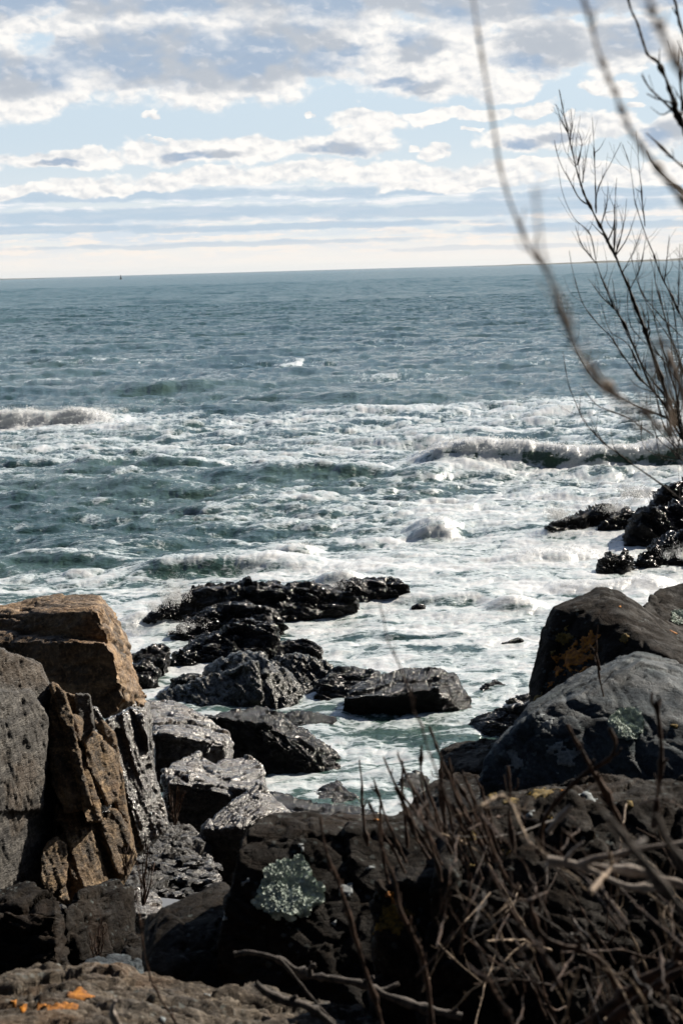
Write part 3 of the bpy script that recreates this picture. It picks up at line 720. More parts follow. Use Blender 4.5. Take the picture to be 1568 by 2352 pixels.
    rock('reef_rock', 'small black rock streaming with white water in front of the right reef',
         [g_([(1372,1330),(1378,1298),(1400,1275),(1440,1272),(1450,1300),(1420,1328)], 33.2)],
         0.03, M_WET, (0.3, 0.5, 1), 0.14, 0.11, 0.4, 0.09, 0.03, 22, back=0.5, base=W)
    rock('reef_rock', 'black rock mass at the right edge, nearest of the right reef above the tall boulder',
         [g_([(1455,1322),(1470,1290),(1500,1255),(1540,1230),(1620,1215),(1720,1220),(1720,1350),(1560,1335),(1490,1335)], 33.6)],
         0.035, M_WET, (0.3, 0.5, 1), 0.2, 0.14, 0.5, 0.11, 0.05, 23, back=0.8, base=W)
    # ---------------- left shore
    rock('boulder', 'huge squared tan boulder at the left, right side sunlit orange',
         [d_([(-160,1425,15.0),(0,1394,15.2),(62,1374,15.3),(180,1368,15.4),(228,1367,15.2),(262,1404,15.0),(290,1465,14.9),(326,1575,14.7),
              (-160,1460,14.9),(110,1400,14.5),(228,1402,14.1),(262,1500,13.9),(288,1606,13.8),(300,1620,14.2),(245,1652,13.9),(120,1600,14.2),(-160,1600,14.4)]),
          d_([(-160,1470,14.6),(0,1455,14.4),(95,1478,14.0),(240,1474,13.6),(262,1500,13.58),(286,1606,13.55),(250,1650,13.6),(170,1600,13.7),(0,1520,14.2),(-160,1600,14.5),(240,1474,14.6),(0,1450,14.6)]),
          d_([(318,1560,14.9),(345,1608,14.7),(330,1624,14.6),(300,1620,14.5),(300,1560,14.8)])],
         0.017, M_TANB, (0.15, 0.35, 1), 0.05, 0.034, 0.50, 0.020, 0.016, 30, thin=1.0, cat='boulder')
    rock('stone', 'dark upright rock wedged under the right corner of the tan boulder',
         [d_([(300,1600,14.9),(330,1600,15.2),(347,1612,15.2),(335,1640,14.9),(318,1660,14.8),(296,1650,14.7)])],
         0.012, M_SLAB, (1, 0.3, 0.2), 0.02, 0.02, 0.15, 0.012, 0.01, 31, base=1.2)
    # cliff of upright slabs
    rock('cliff_rock', 'tall grey rock face of upright layers at the left edge',
         shards([(-160,1492,12),(0,1492,12),(45,1504,12),(98,1530,12),(118,1580,11.9),(126,1700,11.4),(130,1850,11.0),(112,2070,10.4),(-160,2090,10.3)], 11, 0.10, 5, 0.08, 22, lambda x, d: 11.0+(d-11.3)*0.55+(x-60)/280*1.0) + [
          fr([(-160,1590,11.2),(0,1585,11.2),(72,1582,11.2),(108,1640,11.0),(104,1790,10.7),(95,1860,10.6),(-160,1870,10.5)]),
          fr([(-160,1860,10.8),(90,1860,10.8),(120,1840,10.9),(128,1950,10.7),(112,2060,10.5),(-160,2090,10.3),(-160,1900,10.4)])],
         0.013, M_GREY, (1, 0.35, 0.12), 0.03, 0.017, 0.24, 0.010, 0.008, 32, thin=0.8, back=0.5, cat='cliff rock')
    cl = [('tall thin tan slab leaning on the grey cliff face, stained orange at its top',
           [(118,1556,11.9),(150,1588,11.9),(168,1640,11.7),(172,1700,11.5),(200,1800,11.2),(214,1850,11.1),(150,1870,10.9),(120,1800,11.2),(112,1640,11.6)], M_TAN, .018),
          ('short tan slab with a pale patch in the middle of the upright layers',
           [(140,1640,12.1),(182,1638,12.1),(190,1650,12.0),(186,1700,11.8),(150,1720,11.6),(142,1690,11.8)], M_TAN, .012),
          ('grey upright slab standing just behind the tan layers, square topped',
           [(176,1586,12.8),(206,1588,12.8),(214,1650,12.6),(226,1740,12.3),(190,1740,12.3),(180,1650,12.5)], M_GREY, .012),
          ('grey brown upright slab with a stepped top right of the square topped one',
           [(205,1622,13.0),(225,1628,13.0),(240,1660,12.9),(262,1740,12.7),(272,1800,12.5),(240,1800,12.4),(214,1700,12.6)], M_SLAB, .012),
          ('orange brown square edged column in the middle of the cliff, sunlit on its right side',
           [(193,1708,11.8),(214,1686,12.0),(232,1698,12.1),(262,1726,12.0),(276,1800,11.9),(272,1838,11.7),(246,1852,11.5),(226,1800,11.4),(200,1760,11.5),(205,1720,11.5)], M_TAN, .02),
          ('brown narrow slab running down under the orange brown column',
           [(158,1712,11.7),(190,1716,11.8),(208,1776,11.5),(232,1850,11.2),(238,1885,11.0),(200,1890,10.9),(178,1800,11.2)], M_TAN, .015),
          ('dark rock with split upright layers right of the orange brown column',
           [(245,1656,13.6),(300,1628,13.9),(336,1640,14.0),(340,1700,13.8),(352,1760,13.5),(368,1830,13.2),(384,1898,12.9),(330,1960,12.6),(285,1950,12.4),(275,1850,12.7),(262,1760,13.0)], M_SLAB, .03),
          ('ribbed brown grey rock at the foot of the cliff, glittering near the tide pool',
           [(128,1850,11.3),(168,1830,11.4),(215,1850,11.6),(262,1860,11.8),(296,1886,11.9),(312,1960,11.6),(295,2010,11.3),(250,2056,10.9),(190,2070,10.6),(120,2070,10.5),(124,1950,10.8)], M_TAN, .035),
          ('rounded reddish brown boulder at the bottom of the cliff',
           [(96,1956,10.5),(108,1936,10.6),(130,1922,10.7),(150,1940,10.7),(158,1990,10.5),(150,2030,10.3),(110,2060,10.1),(94,2020,10.2)], M_TAN, .02),
          ('small grey cube shaped stone perched under the orange brown column',
           [(222,1838,11.6),(240,1832,11.8),(256,1840,11.8),(254,1866,11.7),(228,1870,11.4)], M_SLAB, .008)]
    for i, (lab, pts, mt, lo) in enumerate(cl):
        rock('slab_rock' if i not in (8,) else 'boulder', lab, shards(pts, [4,3,3,3,3,3,7,11,2,2][i], 0.30, 60+i, [.05,.03,.03,.03,.035,.03,.08,.10,.02,.01][i], [18,8,10,12,14,8,20,22,4,2][i], lambda x, d: 11.0+(d-11.3)*0.55), 0.011, mt, (1, 0.3, 0.22), lo*0.7, 0.015 if i != 9 else .008, 0.20, 0.009, 0.007, 40+i, thin=0.7, back=0.35,
             cat='rock slab' if i != 8 else 'boulder', group='upright slabs of the left cliff' if i not in (8, 9) else None)
    rock('cliff_rock', 'upright layered rock mass behind and between the tan slabs of the left cliff',
         shards([(40,1640,12.4),(105,1600,12.8),(150,1590,12.9),(185,1600,12.9),(215,1635,12.9),(262,1680,12.9),(285,1800,12.6),(300,1890,12.3),(312,1970,12.0),(262,2070,11.4),(40,2080,11.2)], 17, 0.28, 99, 0.14, 26, lambda x, d: 11.0+(d-11.3)*0.55),
         0.012, M_TAN, (1, 0.3, 0.22), 0.02, 0.015, 0.20, 0.009, 0.007, 98, thin=0.7, back=0.5, cat='cliff rock')
    # tilted slabs facing the sun
    rock('slab_rock', 'upper tilted slab with a sunlit top below the tan boulder',
         [d_([(336,1612,18.0),(380,1604,18.2),(425,1618,18.0),(475,1652,17.7),(525,1684,17.2),(531,1700,16.9),(516,1715,16.6),(465,1702,16.5),(395,1690,16.4),(350,1690,16.4),(345,1660,17),(516,1746,16.6)]),
          d_([(350,1690,16.45),(380,1690,16.45),(480,1730,16.5),(515,1735,16.7),(400,1735,16.4)])],
         0.015, M_SLAB, (0.3, -0.45, 1), 0.05, 0.045, 0.4, 0.022, 0.02, 60, base=0.9, thin=0.6, cat='rock slab')
    rock('slab_rock', 'middle tilted slab with a cracked pale top between the upper slab and the pointed one',
         [d_([(368,1772,15.4),(400,1745,15.9),(458,1728,16.3),(480,1740,16.3),(520,1790,15.7),(560,1820,15.3),(520,1828,15.2),(440,1812,15.2),(385,1805,15.2)]),
          d_([(480,1770,15.9),(505,1745,16.3),(560,1738,16.4),(600,1746,16.2),(609,1788,15.6),(600,1812,15.3),(560,1818,15.2),(520,1810,15.3)])],
         0.014, M_SLAB, (0.3, -0.45, 1), 0.05, 0.045, 0.4, 0.022, 0.022, 61, base=0.8, thin=0.6, cat='rock slab')
    rock('slab_rock', 'pointed dark slab with striped top, lowest of the three tilted slabs',
         [d_([(462,1900,14.2),(500,1868,14.4),(545,1832,14.6),(588,1798,14.85),(630,1826,14.7),(668,1866,14.5),(655,1880,14.35),(610,1872,14.2),(560,1900,14.05),(470,1908,14.1)])],
         0.013, M_SLAB, (0.55, -0.5, 0.8), 0.03, 0.035, 0.3, 0.018, 0.015, 62, base=0.55, thin=0.5, cat='rock slab')
    rock('slab_rock', 'low flat layered rock with glinting shelves below the pointed slab',
         [d_([(326,1905,14.2),(395,1888,14.6),(430,1895,14.6),(482,1930,14.2),(486,1985,13.7),(470,2000,13.4),(390,1975,13.4),(330,1960,13.5)]),
          d_([(250,1990,12.9),(330,1960,13.4),(420,1975,13.4),(500,2000,13.2),(470,2050,12.6),(380,2070,12.2),(300,2050,12.2)])],
         0.014, M_DARK, (0.2, -0.3, 1), 0.06, 0.06, 0.3, 0.03, 0.02, 63, base=0.5, thin=0.5, cat='rock slab')
    rock('stone', 'stone leaning by the tide pool, right of the big black block at the lower left',
         [d_([(298,2052,11.2),(330,2036,11.4),(352,2044,11.3),(371,2072,11.0),(362,2096,10.7),(310,2098,10.6)])],
         0.011, M_SLAB, (0.3, -0.3, 1), 0.02, 0.02, 0.2, 0.012, 0.01, 64, base=1.0)
    # ---------------- middle distance blocks, shaded
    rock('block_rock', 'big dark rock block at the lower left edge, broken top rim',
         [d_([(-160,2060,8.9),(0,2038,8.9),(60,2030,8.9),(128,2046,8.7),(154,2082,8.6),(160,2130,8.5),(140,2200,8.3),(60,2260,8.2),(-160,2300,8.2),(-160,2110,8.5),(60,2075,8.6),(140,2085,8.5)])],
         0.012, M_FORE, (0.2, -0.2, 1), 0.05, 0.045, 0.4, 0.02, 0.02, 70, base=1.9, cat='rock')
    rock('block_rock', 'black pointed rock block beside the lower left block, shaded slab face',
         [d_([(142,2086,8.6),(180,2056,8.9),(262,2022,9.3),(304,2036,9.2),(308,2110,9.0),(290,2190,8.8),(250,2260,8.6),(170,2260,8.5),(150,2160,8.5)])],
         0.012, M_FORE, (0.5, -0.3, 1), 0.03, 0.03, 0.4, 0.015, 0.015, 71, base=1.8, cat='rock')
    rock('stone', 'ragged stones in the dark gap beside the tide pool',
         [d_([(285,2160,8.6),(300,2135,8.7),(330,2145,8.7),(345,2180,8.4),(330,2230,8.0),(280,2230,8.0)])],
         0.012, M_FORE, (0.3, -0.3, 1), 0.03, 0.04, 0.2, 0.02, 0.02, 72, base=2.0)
    rock('stone', 'grey ridged stone lying just above the orange lichened rock',
         [d_([(172,2240,6.4),(196,2212,6.7),(258,2194,6.9),(300,2196,6.9),(322,2210,6.7),(332,2235,6.4),(250,2255,6.2)])],
         0.010, M_FGREY, (0.4, -0.3, 1), 0.02, 0.025, 0.2, 0.012, 0.012, 73, base=2.4)
    # ---------------- right shore
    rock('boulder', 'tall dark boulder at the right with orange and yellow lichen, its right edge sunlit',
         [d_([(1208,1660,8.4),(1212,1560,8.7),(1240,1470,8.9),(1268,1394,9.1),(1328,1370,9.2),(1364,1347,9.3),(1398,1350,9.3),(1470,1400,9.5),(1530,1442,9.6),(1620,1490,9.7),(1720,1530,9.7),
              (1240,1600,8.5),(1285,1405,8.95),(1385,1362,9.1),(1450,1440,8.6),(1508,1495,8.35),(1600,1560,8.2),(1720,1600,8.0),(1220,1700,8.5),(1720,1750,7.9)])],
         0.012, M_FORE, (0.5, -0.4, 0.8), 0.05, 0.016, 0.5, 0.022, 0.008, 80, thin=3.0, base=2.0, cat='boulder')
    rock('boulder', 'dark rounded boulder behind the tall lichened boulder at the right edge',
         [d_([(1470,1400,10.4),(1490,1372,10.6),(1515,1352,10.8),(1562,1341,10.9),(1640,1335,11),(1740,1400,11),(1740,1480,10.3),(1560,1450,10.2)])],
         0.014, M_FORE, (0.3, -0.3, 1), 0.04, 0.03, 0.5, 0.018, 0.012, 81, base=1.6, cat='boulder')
    rock('boulder', 'broad blue grey boulder at the right with one round pale lichen',
         [d_([(1110,1740,7.0),(1150,1706,7.2),(1200,1650,7.3),(1226,1612,7.4),(1300,1572,7.6),(1378,1530,7.8),(1458,1499,7.9),(1486,1502,7.9),(1530,1522,7.8),(1600,1540,7.8),(1740,1590,7.8),
              (1215,1645,7.1),(1320,1598,7.2),(1470,1525,7.5),(1530,1590,7.3),(1560,1640,7.2),(1740,1700,7.0),(1100,1790,6.9),(1300,1860,6.8),(1740,1860,6.7)])],
         0.010, M_FGREY, (0.4, -0.35, 0.85), 0.035, 0.022, 0.45, 0.014, 0.010, 82, base=2.4, cat='boulder')
    rock('stone', 'flat edged ledge stone poking out left from under the blue grey boulder',
         [d_([(1014,1722,8.6),(1060,1712,8.7),(1112,1705,8.7),(1180,1688,8.7),(1220,1700,8.4),(1150,1770,8.1),(1060,1775,8.1),(1018,1762,8.3)])],
         0.011, M_FORE, (0.2, -0.2, 1), 0.02, 0.02, 0.25, 0.012, 0.01, 83, base=2.2)
    rock('boulder', 'reddish brown boulder behind the dense twigs below the ledge stone',
         [d_([(890,1880,7.4),(940,1838,7.6),(1005,1790,7.8),(1050,1768,7.9),(1100,1775,7.8),(1140,1810,7.6),(1160,1880,7.1),(1080,1920,6.9)])],
         0.011, M_FORE, (0.3, -0.2, 1), 0.03, 0.02, 0.3, 0.014, 0.01, 84, base=2.2, cat='boulder')
    # foreground
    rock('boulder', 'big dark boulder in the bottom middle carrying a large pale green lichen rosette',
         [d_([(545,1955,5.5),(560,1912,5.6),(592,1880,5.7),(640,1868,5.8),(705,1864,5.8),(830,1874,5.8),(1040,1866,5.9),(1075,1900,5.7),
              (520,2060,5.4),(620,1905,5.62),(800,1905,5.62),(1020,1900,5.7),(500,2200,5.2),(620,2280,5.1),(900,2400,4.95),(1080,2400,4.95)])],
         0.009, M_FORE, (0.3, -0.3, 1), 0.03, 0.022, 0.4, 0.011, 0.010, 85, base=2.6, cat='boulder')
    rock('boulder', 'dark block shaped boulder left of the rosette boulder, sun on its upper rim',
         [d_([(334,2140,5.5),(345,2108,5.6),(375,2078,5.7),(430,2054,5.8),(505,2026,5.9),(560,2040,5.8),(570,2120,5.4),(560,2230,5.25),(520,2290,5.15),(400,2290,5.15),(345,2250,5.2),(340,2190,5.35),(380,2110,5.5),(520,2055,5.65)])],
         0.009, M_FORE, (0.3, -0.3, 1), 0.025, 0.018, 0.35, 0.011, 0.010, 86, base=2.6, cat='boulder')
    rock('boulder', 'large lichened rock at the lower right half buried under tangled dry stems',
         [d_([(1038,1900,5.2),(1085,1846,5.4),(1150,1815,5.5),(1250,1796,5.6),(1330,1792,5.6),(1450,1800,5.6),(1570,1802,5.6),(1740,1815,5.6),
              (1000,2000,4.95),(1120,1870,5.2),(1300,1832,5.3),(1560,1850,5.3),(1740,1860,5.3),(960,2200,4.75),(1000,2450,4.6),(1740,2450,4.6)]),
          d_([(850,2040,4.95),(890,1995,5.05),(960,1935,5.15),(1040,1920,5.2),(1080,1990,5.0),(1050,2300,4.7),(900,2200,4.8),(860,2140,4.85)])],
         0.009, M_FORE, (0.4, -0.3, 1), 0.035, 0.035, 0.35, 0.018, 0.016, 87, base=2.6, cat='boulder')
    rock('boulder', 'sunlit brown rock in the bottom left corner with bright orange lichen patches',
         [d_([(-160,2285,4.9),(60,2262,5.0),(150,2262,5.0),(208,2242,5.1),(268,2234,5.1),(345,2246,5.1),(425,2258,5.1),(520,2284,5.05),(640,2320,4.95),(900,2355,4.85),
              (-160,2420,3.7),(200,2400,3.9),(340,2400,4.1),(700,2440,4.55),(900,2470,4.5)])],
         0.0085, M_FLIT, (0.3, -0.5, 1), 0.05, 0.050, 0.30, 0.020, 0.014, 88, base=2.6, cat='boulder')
    # small tide pool among the rocks at the left
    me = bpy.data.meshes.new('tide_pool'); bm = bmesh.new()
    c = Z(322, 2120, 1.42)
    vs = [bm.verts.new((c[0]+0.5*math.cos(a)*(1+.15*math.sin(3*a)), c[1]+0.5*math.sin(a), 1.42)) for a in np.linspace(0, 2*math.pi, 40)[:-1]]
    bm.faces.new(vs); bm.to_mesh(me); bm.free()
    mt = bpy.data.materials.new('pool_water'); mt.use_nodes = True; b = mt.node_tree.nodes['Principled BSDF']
    b.inputs['Base Color'].default_value = (0.22, 0.21, 0.19, 1); b.inputs['Roughness'].default_value = 0.08  # pale base colour stands in for cloud reflected in the pool
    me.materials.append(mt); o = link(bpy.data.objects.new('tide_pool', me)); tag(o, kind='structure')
    print('rock verts', TOTAL[0])
build_rocks()
# ------------------------------------------------------------------ lichens on the boulders (parts of their rock)
bpy.context.view_layer.update()
def simple_mat(name, a, b, scale=60, rough=0.9, bump=0.3):
    m = bpy.data.materials.new(name); m.use_nodes = True; t = NT(m.node_tree); t.n.clear()
    co = t.new('ShaderNodeTexCoord').outputs['Object']; n = t.noise(co, scale, 5, 0.65)
    bs = t.new('ShaderNodeBsdfPrincipled'); t.put(bs.inputs['Base Color'], t.mix(t.step(n, 0.38, 0.64), a, b)); bs.inputs['Roughness'].default_value = rough
    bp = t.new('ShaderNodeBump'); bp.inputs['Strength'].default_value = bump; bp.inputs['Distance'].default_value = 0.005; t.put(bp.inputs['Height'], n); t.put(bs.inputs['Normal'], bp.outputs[0])
    o = t.new('ShaderNodeOutputMaterial'); t.l.new(bs.outputs[0], o.inputs[0]); return m
L_ORANGE = simple_mat('orange_lichen', (0.17, 0.060, 0.007), (0.50, 0.19, 0.014), 50)
L_YELLOW = simple_mat('yellow_lichen', (0.08, 0.055, 0.010), (0.20, 0.125, 0.015), 90)
L_PALE = simple_mat('pale_lichen', (0.34, 0.41, 0.36), (0.62, 0.70, 0.62), 30)
L_GREY = simple_mat('grey_lichen', (0.16, 0.18, 0.19), (0.32, 0.35, 0.36), 70)
def find(frag):
    for k, o in ROCKS.items():
        if frag in k: return o
def hit(o, px_, py_):
    r = ray(px_, py_); r = r/np.linalg.norm(r)
    loc = np.array(o.location)
    ok, p, n, i = o.ray_cast(Vector(CAM-loc), Vector(r))
    return (np.array(p)+loc, np.array(n)) if ok else (None, None)
def patch(o, px_, py_, rpx, mat, seed, thr=0.0, label=None, freq=14, lift=0.0012, name='lichen', amp=0.95):
    """thin crust: a copy of the rock faces inside a ragged outline, lifted and thickened off the stone"""
    p, n = hit(o, px_, py_)
    if p is None: print('no hit', px_, py_); return
    R = rpx/FPX*p[1]
    V, N = mesh_arrays(o.data); loc = np.array(o.location, np.float32)
    W = V + loc; dist = np.linalg.norm(W-p, axis=1)
    near = np.where(dist < R*1.6)[0]
    if len(near) == 0: return
    val = np.full(len(V), -9., np.float32)
    val[near] = 1-dist[near]/R + amp*fbm(W[near]*freq*1.5+seed*7.1, 5, 0.65) + thr
    k = len(o.data.polygons); lt = np.empty(k, np.int32); o.data.polygons.foreach_get('loop_total', lt)
    if not (lt == 4).all():
        polys = [tuple(pp.vertices) for pp in o.data.polygons if all(val[v] > 0 for v in pp.vertices) and len(pp.vertices) == 4]
        Fq = np.array(polys) if polys else np.zeros((0, 4), int)
    else:
        li = np.empty(k*4, np.int32); o.data.loops.foreach_get('vertex_index', li); li = li.reshape(-1, 4); Fq = li[(val[li] > 0).all(1)]
    if len(Fq) < 3: print('small patch', px_, py_); return
    used, inv = np.unique(Fq, return_inverse=True); Fn = inv.reshape(-1, 4)
    h = lift + np.clip(val[used], 0, 0.25)*0.004 + 0.0015*fbm(W[used]*60, 2)
    top = V[used] + N[used]*h[:, None]; bot = V[used] - N[used]*0.004
    # rim
    e = {}
    for f in Fn:
        for a, b in zip(f, np.roll(f, -1)): e[(a, b)] = 1
    nv = len(used); rim = [(b, a, a+nv, b+nv) for (a, b) in e if (b, a) not in e]
    F = np.vstack([Fn, np.array(rim)])
    c = mesh_np(name, np.vstack([top, bot]), F, mat); c.parent = o; c.location = (0, 0, 0)
    if label: c['label'] = label
def rosette(o, px_, py_, rpx, seed, label, n=900, h=0.016, wob=1.0):
    """leafy lichen: hundreds of small curled lobes on the stone, thicker to the rim"""
    p, nn = hit(o, px_, py_)
    if p is None: print('no hit', px_, py_); return
    R = rpx/FPX*p[1]; rg = np.random.default_rng(seed); V = []; F = []
    loc = np.array(o.location)
    for i in range(n):
        a = rg.uniform(0, 2*math.pi); rr = math.sqrt(rg.uniform(0.02, 1)); out = 1+wob*(0.12*math.sin(3*a+seed)+0.08*math.sin(5*a+2)+0.05*math.sin(11*a))
        ppx = px_+math.cos(a)*rr*rpx*out; ppy = py_-math.sin(a)*rr*rpx*0.9*out
        q, n_ = hit(o, ppx, ppy)
        if q is None or np.linalg.norm(q-p) > 2.2*R: continue
        rad = q-p; rad /= np.linalg.norm(rad)+1e-6
        s = rg.uniform(0.0045, 0.0088)*(0.7+0.5*rr)
        t_ = rad+rg.normal(size=3)*0.5; t_ -= n_*np.dot(t_, n_); t_ /= np.linalg.norm(t_); b_ = np.cross(n_, t_)
        base = q + n_*rg.uniform(0.001, h)*(0.5+0.6*rr) - loc
        k = len(V)
        for u, v, w in ((-1, -.5, 0), (-1, .5, 0), (0, -.9, .35), (0, 0, .1), (0, .9, .35), (.8, -.7, .9), (1.1, 0, .6), (.8, .7, .9)):
            V.append(base + t_*u*s + b_*v*s + n_*(w*s*rg.uniform(.3, 1.1)))
        F += [(k, k+2, k+3, k+1), (k+1, k+3, k+4, k+4), (k+2, k+5, k+6, k+3), (k+3, k+6, k+7, k+4)]
    F2 = [f for f in F if len(set(f)) == 4]
    c = mesh_np('lichen', V, F2, L_PALE, False); c.parent = o; c.location = (0, 0, 0); c['label'] = label
o = find('rosette boulder') or find('carrying a large pale green'); o = find('carrying a large pale green')
patch(o, 664, 2048, 70, L_PALE, 77, 0.05, None, 20, 0.002, 'lichen', 0.3)
rosette(o, 664, 2048, 68, 3, 'large pale green leafy lichen rosette', 4200, 0.022)
rg = np.random.default_rng(8)
for k in range(16):
    patch(o, 664+rg.normal()*120, 2040+rg.normal()*55, rg.uniform(5, 13), L_GREY, k+3, 0.05, None, 40)
patch(o, 795, 2035, 22, L_GREY, 41, 0.05); patch(o, 1010, 1885, 9, L_ORANGE, 4); patch(o, 866, 1884, 10, L_ORANGE, 5); patch(o, 530, 2040, 9, L_YELLOW, 6)
o = find('large lichened rock')
for (x, y, r, m, s) in [(1230,1822,55,L_YELLOW,1),(1180,1840,32,L_YELLOW,2),(1285,1815,20,L_ORANGE,3),(1160,1960,22,L_YELLOW,4),(1090,1920,24,L_YELLOW,5),(1080,1990,12,L_YELLOW,6),(900,2115,44,L_YELLOW,7),
                        (910,2075,24,L_ORANGE,8),(1215,1868,16,L_GREY,9),(1260,1880,14,L_YELLOW,10),(1350,1830,22,L_GREY,11),(1440,1850,14,L_YELLOW,12),(990,1940,15,L_ORANGE,13),(1125,1830,18,L_YELLOW,14),(1555,2195,9,L_ORANGE,15)]:
    patch(o, x, y, r, m, s, 0.0)
o = find('tall dark boulder')
for (x, y, r, m, s) in [(1320,1515,48,L_ORANGE,1),(1350,1480,26,L_ORANGE,2),(1298,1468,22,L_YELLOW,3),(1432,1468,15,L_YELLOW,4),(1238,1600,15,L_YELLOW,5),(1420,1395,10,L_ORANGE,6),(1270,1500,10,L_YELLOW,7),
                        (1262,1572,12,L_ORANGE,8),(1300,1440,9,L_YELLOW,9),(1545,1452,14,L_ORANGE,10),(1400,1440,7,L_YELLOW,11)]:
    patch(o, x, y, r, m, s, 0.0)
o = find('broad blue grey boulder')
patch(o, 1437, 1664, 38, L_PALE, 78, 0.05, None, 24, 0.002, 'lichen', 0.2)
rosette(o, 1437, 1664, 37, 5, 'round pale green lichen disc', 2200, 0.010, 0.3)
patch(o, 1550, 1668, 12, L_YELLOW, 1); patch(o, 1250, 1660, 30, L_GREY, 2, -.2); patch(o, 1300, 1735, 40, L_GREY, 3, -.25); patch(o, 1180, 1740, 30, L_GREY, 4, -.25)
o = find('rounded boulder behind'); rosette(o, 1558, 1420, 20, 9, 'small round pale green lichen', 250, 0.008)
o = find('sunlit brown rock in the bottom left')
for (x, y, r, m, s) in [(135,2305,34,L_ORANGE,1),(185,2285,30,L_ORANGE,2),(100,2320,22,L_ORANGE,3),(50,2318,20,L_ORANGE,4),(30,2310,12,L_ORANGE,5),(240,2290,10,L_YELLOW,6),(150,2345,10,L_ORANGE,7)]:
    patch(o, x, y, r, m, s, 0.2)

for k in range(26):
    cx, cy = [(150, 2300), (60, 2315), (190, 2288)][k % 3]
    patch(o, cx+rg.normal()*34, cy+rg.normal()*13, rg.uniform(4, 9), L_ORANGE if k % 4 else L_YELLOW, 60+k, 0.15, None, 30)
for k in range(14):
    patch(o, rg.uniform(10, 520), rg.uniform(2262, 2345), rg.uniform(5, 14), L_GREY, 90+k, 0.0, None, 30)

# ------------------------------------------------------------------ loose stones
def build_stones():
    rg = np.random.default_rng(31)
    protos = []
    for k in range(5):
        pts = rg.normal(size=(14, 3)); pts /= np.linalg.norm(pts, axis=1)[:, None]; pts *= np.array([1, 0.75, 0.42])
        me = hull_union([[p for p in pts]], 0.085)
        V, N = mesh_arrays(me); V = displace(V, N, (0.1, 0.2, 1), 0.06, 0.12, 0.8, 0.05, 0.03, 200+k, 0.8)
        me.vertices.foreach_set('co', V.astype(np.float32).ravel()); me.polygons.foreach_set('use_smooth', np.full(len(me.polygons), True)); me.update()
        me.materials.clear(); me.materials.append([M_DARK, M_SLAB][k % 2]); me.name = 'stone'; protos.append(me)
    for i in range(75):
        x = rg.uniform(300, 505); y = rg.uniform(1965, 2062); z = float(np.interp(13.0-(y-1990)*0.02, GX, GZ))
        s = rg.uniform(0.03, 0.11)
        p = D(x, y, 13.3-(y-1965)*0.012)
        o = bpy.data.objects.new('stone', protos[i % 5]); o.location = (p[0], p[1], p[2]-s*0.1); o.scale = (s, s, s*rg.uniform(.7, 1.1)); o.rotation_euler = (rg.uniform(-.4, .2), rg.uniform(-.3, .3), rg.uniform(0, 6.28)); link(o)
        tag(o, 'wet loose stone in the rubble between the left cliff and the dark block shaped boulder', 'stone', 'loose stones in the rubble')
build_stones()

# ------------------------------------------------------------------ spray, distant things
def spray_mat():
    m = bpy.data.materials.new('white_spray'); m.use_nodes = True; t = NT(m.node_tree); t.n.clear()
    a = t.new('ShaderNodeBsdfDiffuse'); a.inputs[0].default_value = (0.93, 0.94, 0.95, 1)
    b = t.new('ShaderNodeBsdfTranslucent'); b.inputs[0].default_value = (0.93, 0.94, 0.95, 1)
    x = t.new('ShaderNodeMixShader'); x.inputs[0].default_value = 0.3; t.l.new(a.outputs[0], x.inputs[1]); t.l.new(b.outputs[0], x.inputs[2])
    o = t.new('ShaderNodeOutputMaterial'); t.l.new(x.outputs[0], o.inputs[0]); return m
M_SPRAY = spray_mat()
def spray(label, jets, seed, size=0.012):
    """jets: (px, py_base, spread_px, height_px, distance, count)"""
    rg = np.random.default_rng(seed); V = []; F = []
    T = np.array([[1, 1, 1], [1, -1, -1], [-1, 1, -1], [-1, -1, 1]], float)/1.7
    for (x, y, sp_, h, d, n) in jets:
        for j in range(7):
            ang = rg.normal()*0.5; ln = h*rg.uniform(0.4, 1)
            m = n//7
            u = rg.power(1.0, m)**1.2
            xx = x+rg.normal()*sp_*0.5+math.sin(ang)*ln*u+rg.normal(size=m)*(3+sp_*0.35*u)
            yy = y-math.cos(ang)*ln*u+rg.normal(size=m)*(2+h*0.06)
            dd = d+rg.normal(size=m)*0.25
            for a, b, c, uu in zip(xx, yy, dd, u):
                s = size*0.62*rg.uniform(0.2, 1.3)*(1.2-0.7*uu)*(d/28)
                P = D(a, b, c)
                if P[2] < 0.02: continue
                k = len(V); V += [P+t_*s*rg.uniform(.6, 1.4) for t_ in T]; F += [(k, k+1, k+2), (k, k+3, k+1), (k, k+2, k+3), (k+1, k+3, k+2)]
    o = mesh_np('sea_spray', V, F, M_SPRAY, True); tag(o, label, 'spray', kind='stuff')
spray('white spray bursting up at the left end of the outer black reef', [(390,1385,26,75,29.5,2600),(410,1372,18,60,29.8,1600),(350,1400,20,30,29,900)], 1, 0.012)
spray('white spray thrown up behind the gap in the outer black reef', [(788,1350,14,40,31.2,1300),(760,1350,30,18,31,900)], 2, 0.012)
spray('churning droplets in the foam between the tan boulder and the reefs', [(400,1450,30,30,27.6,900),(310,1455,20,22,27.5,600),(440,1440,30,22,27.8,500)], 3, 0.010)
spray('white mist of spray over the right hand reefs', [(1290,1190,50,40,38.5,2200),(1400,1175,60,35,38.8,2200),(1480,1140,50,45,39.5,2200),(1420,1300,50,40,34,2200),(1300,1235,60,16,37.5,1500),(1500,1330,50,26,33,1500),(1560,1280,40,40,33.6,1500)], 4, 0.013)
spray('droplets flying off the crest of the breaking wave at the right', [(x, 1052, 22, rg.uniform(18, 34), 53.2, 520) for x in range(1000, 1600, 42)], 5, 0.0075)
spray('droplets flying off the crest of the breaking wave at the far left', [(x, 945, 18, rg.uniform(12, 26), 66.5, 420) for x in range(0, 300, 36)], 6, 0.0075)
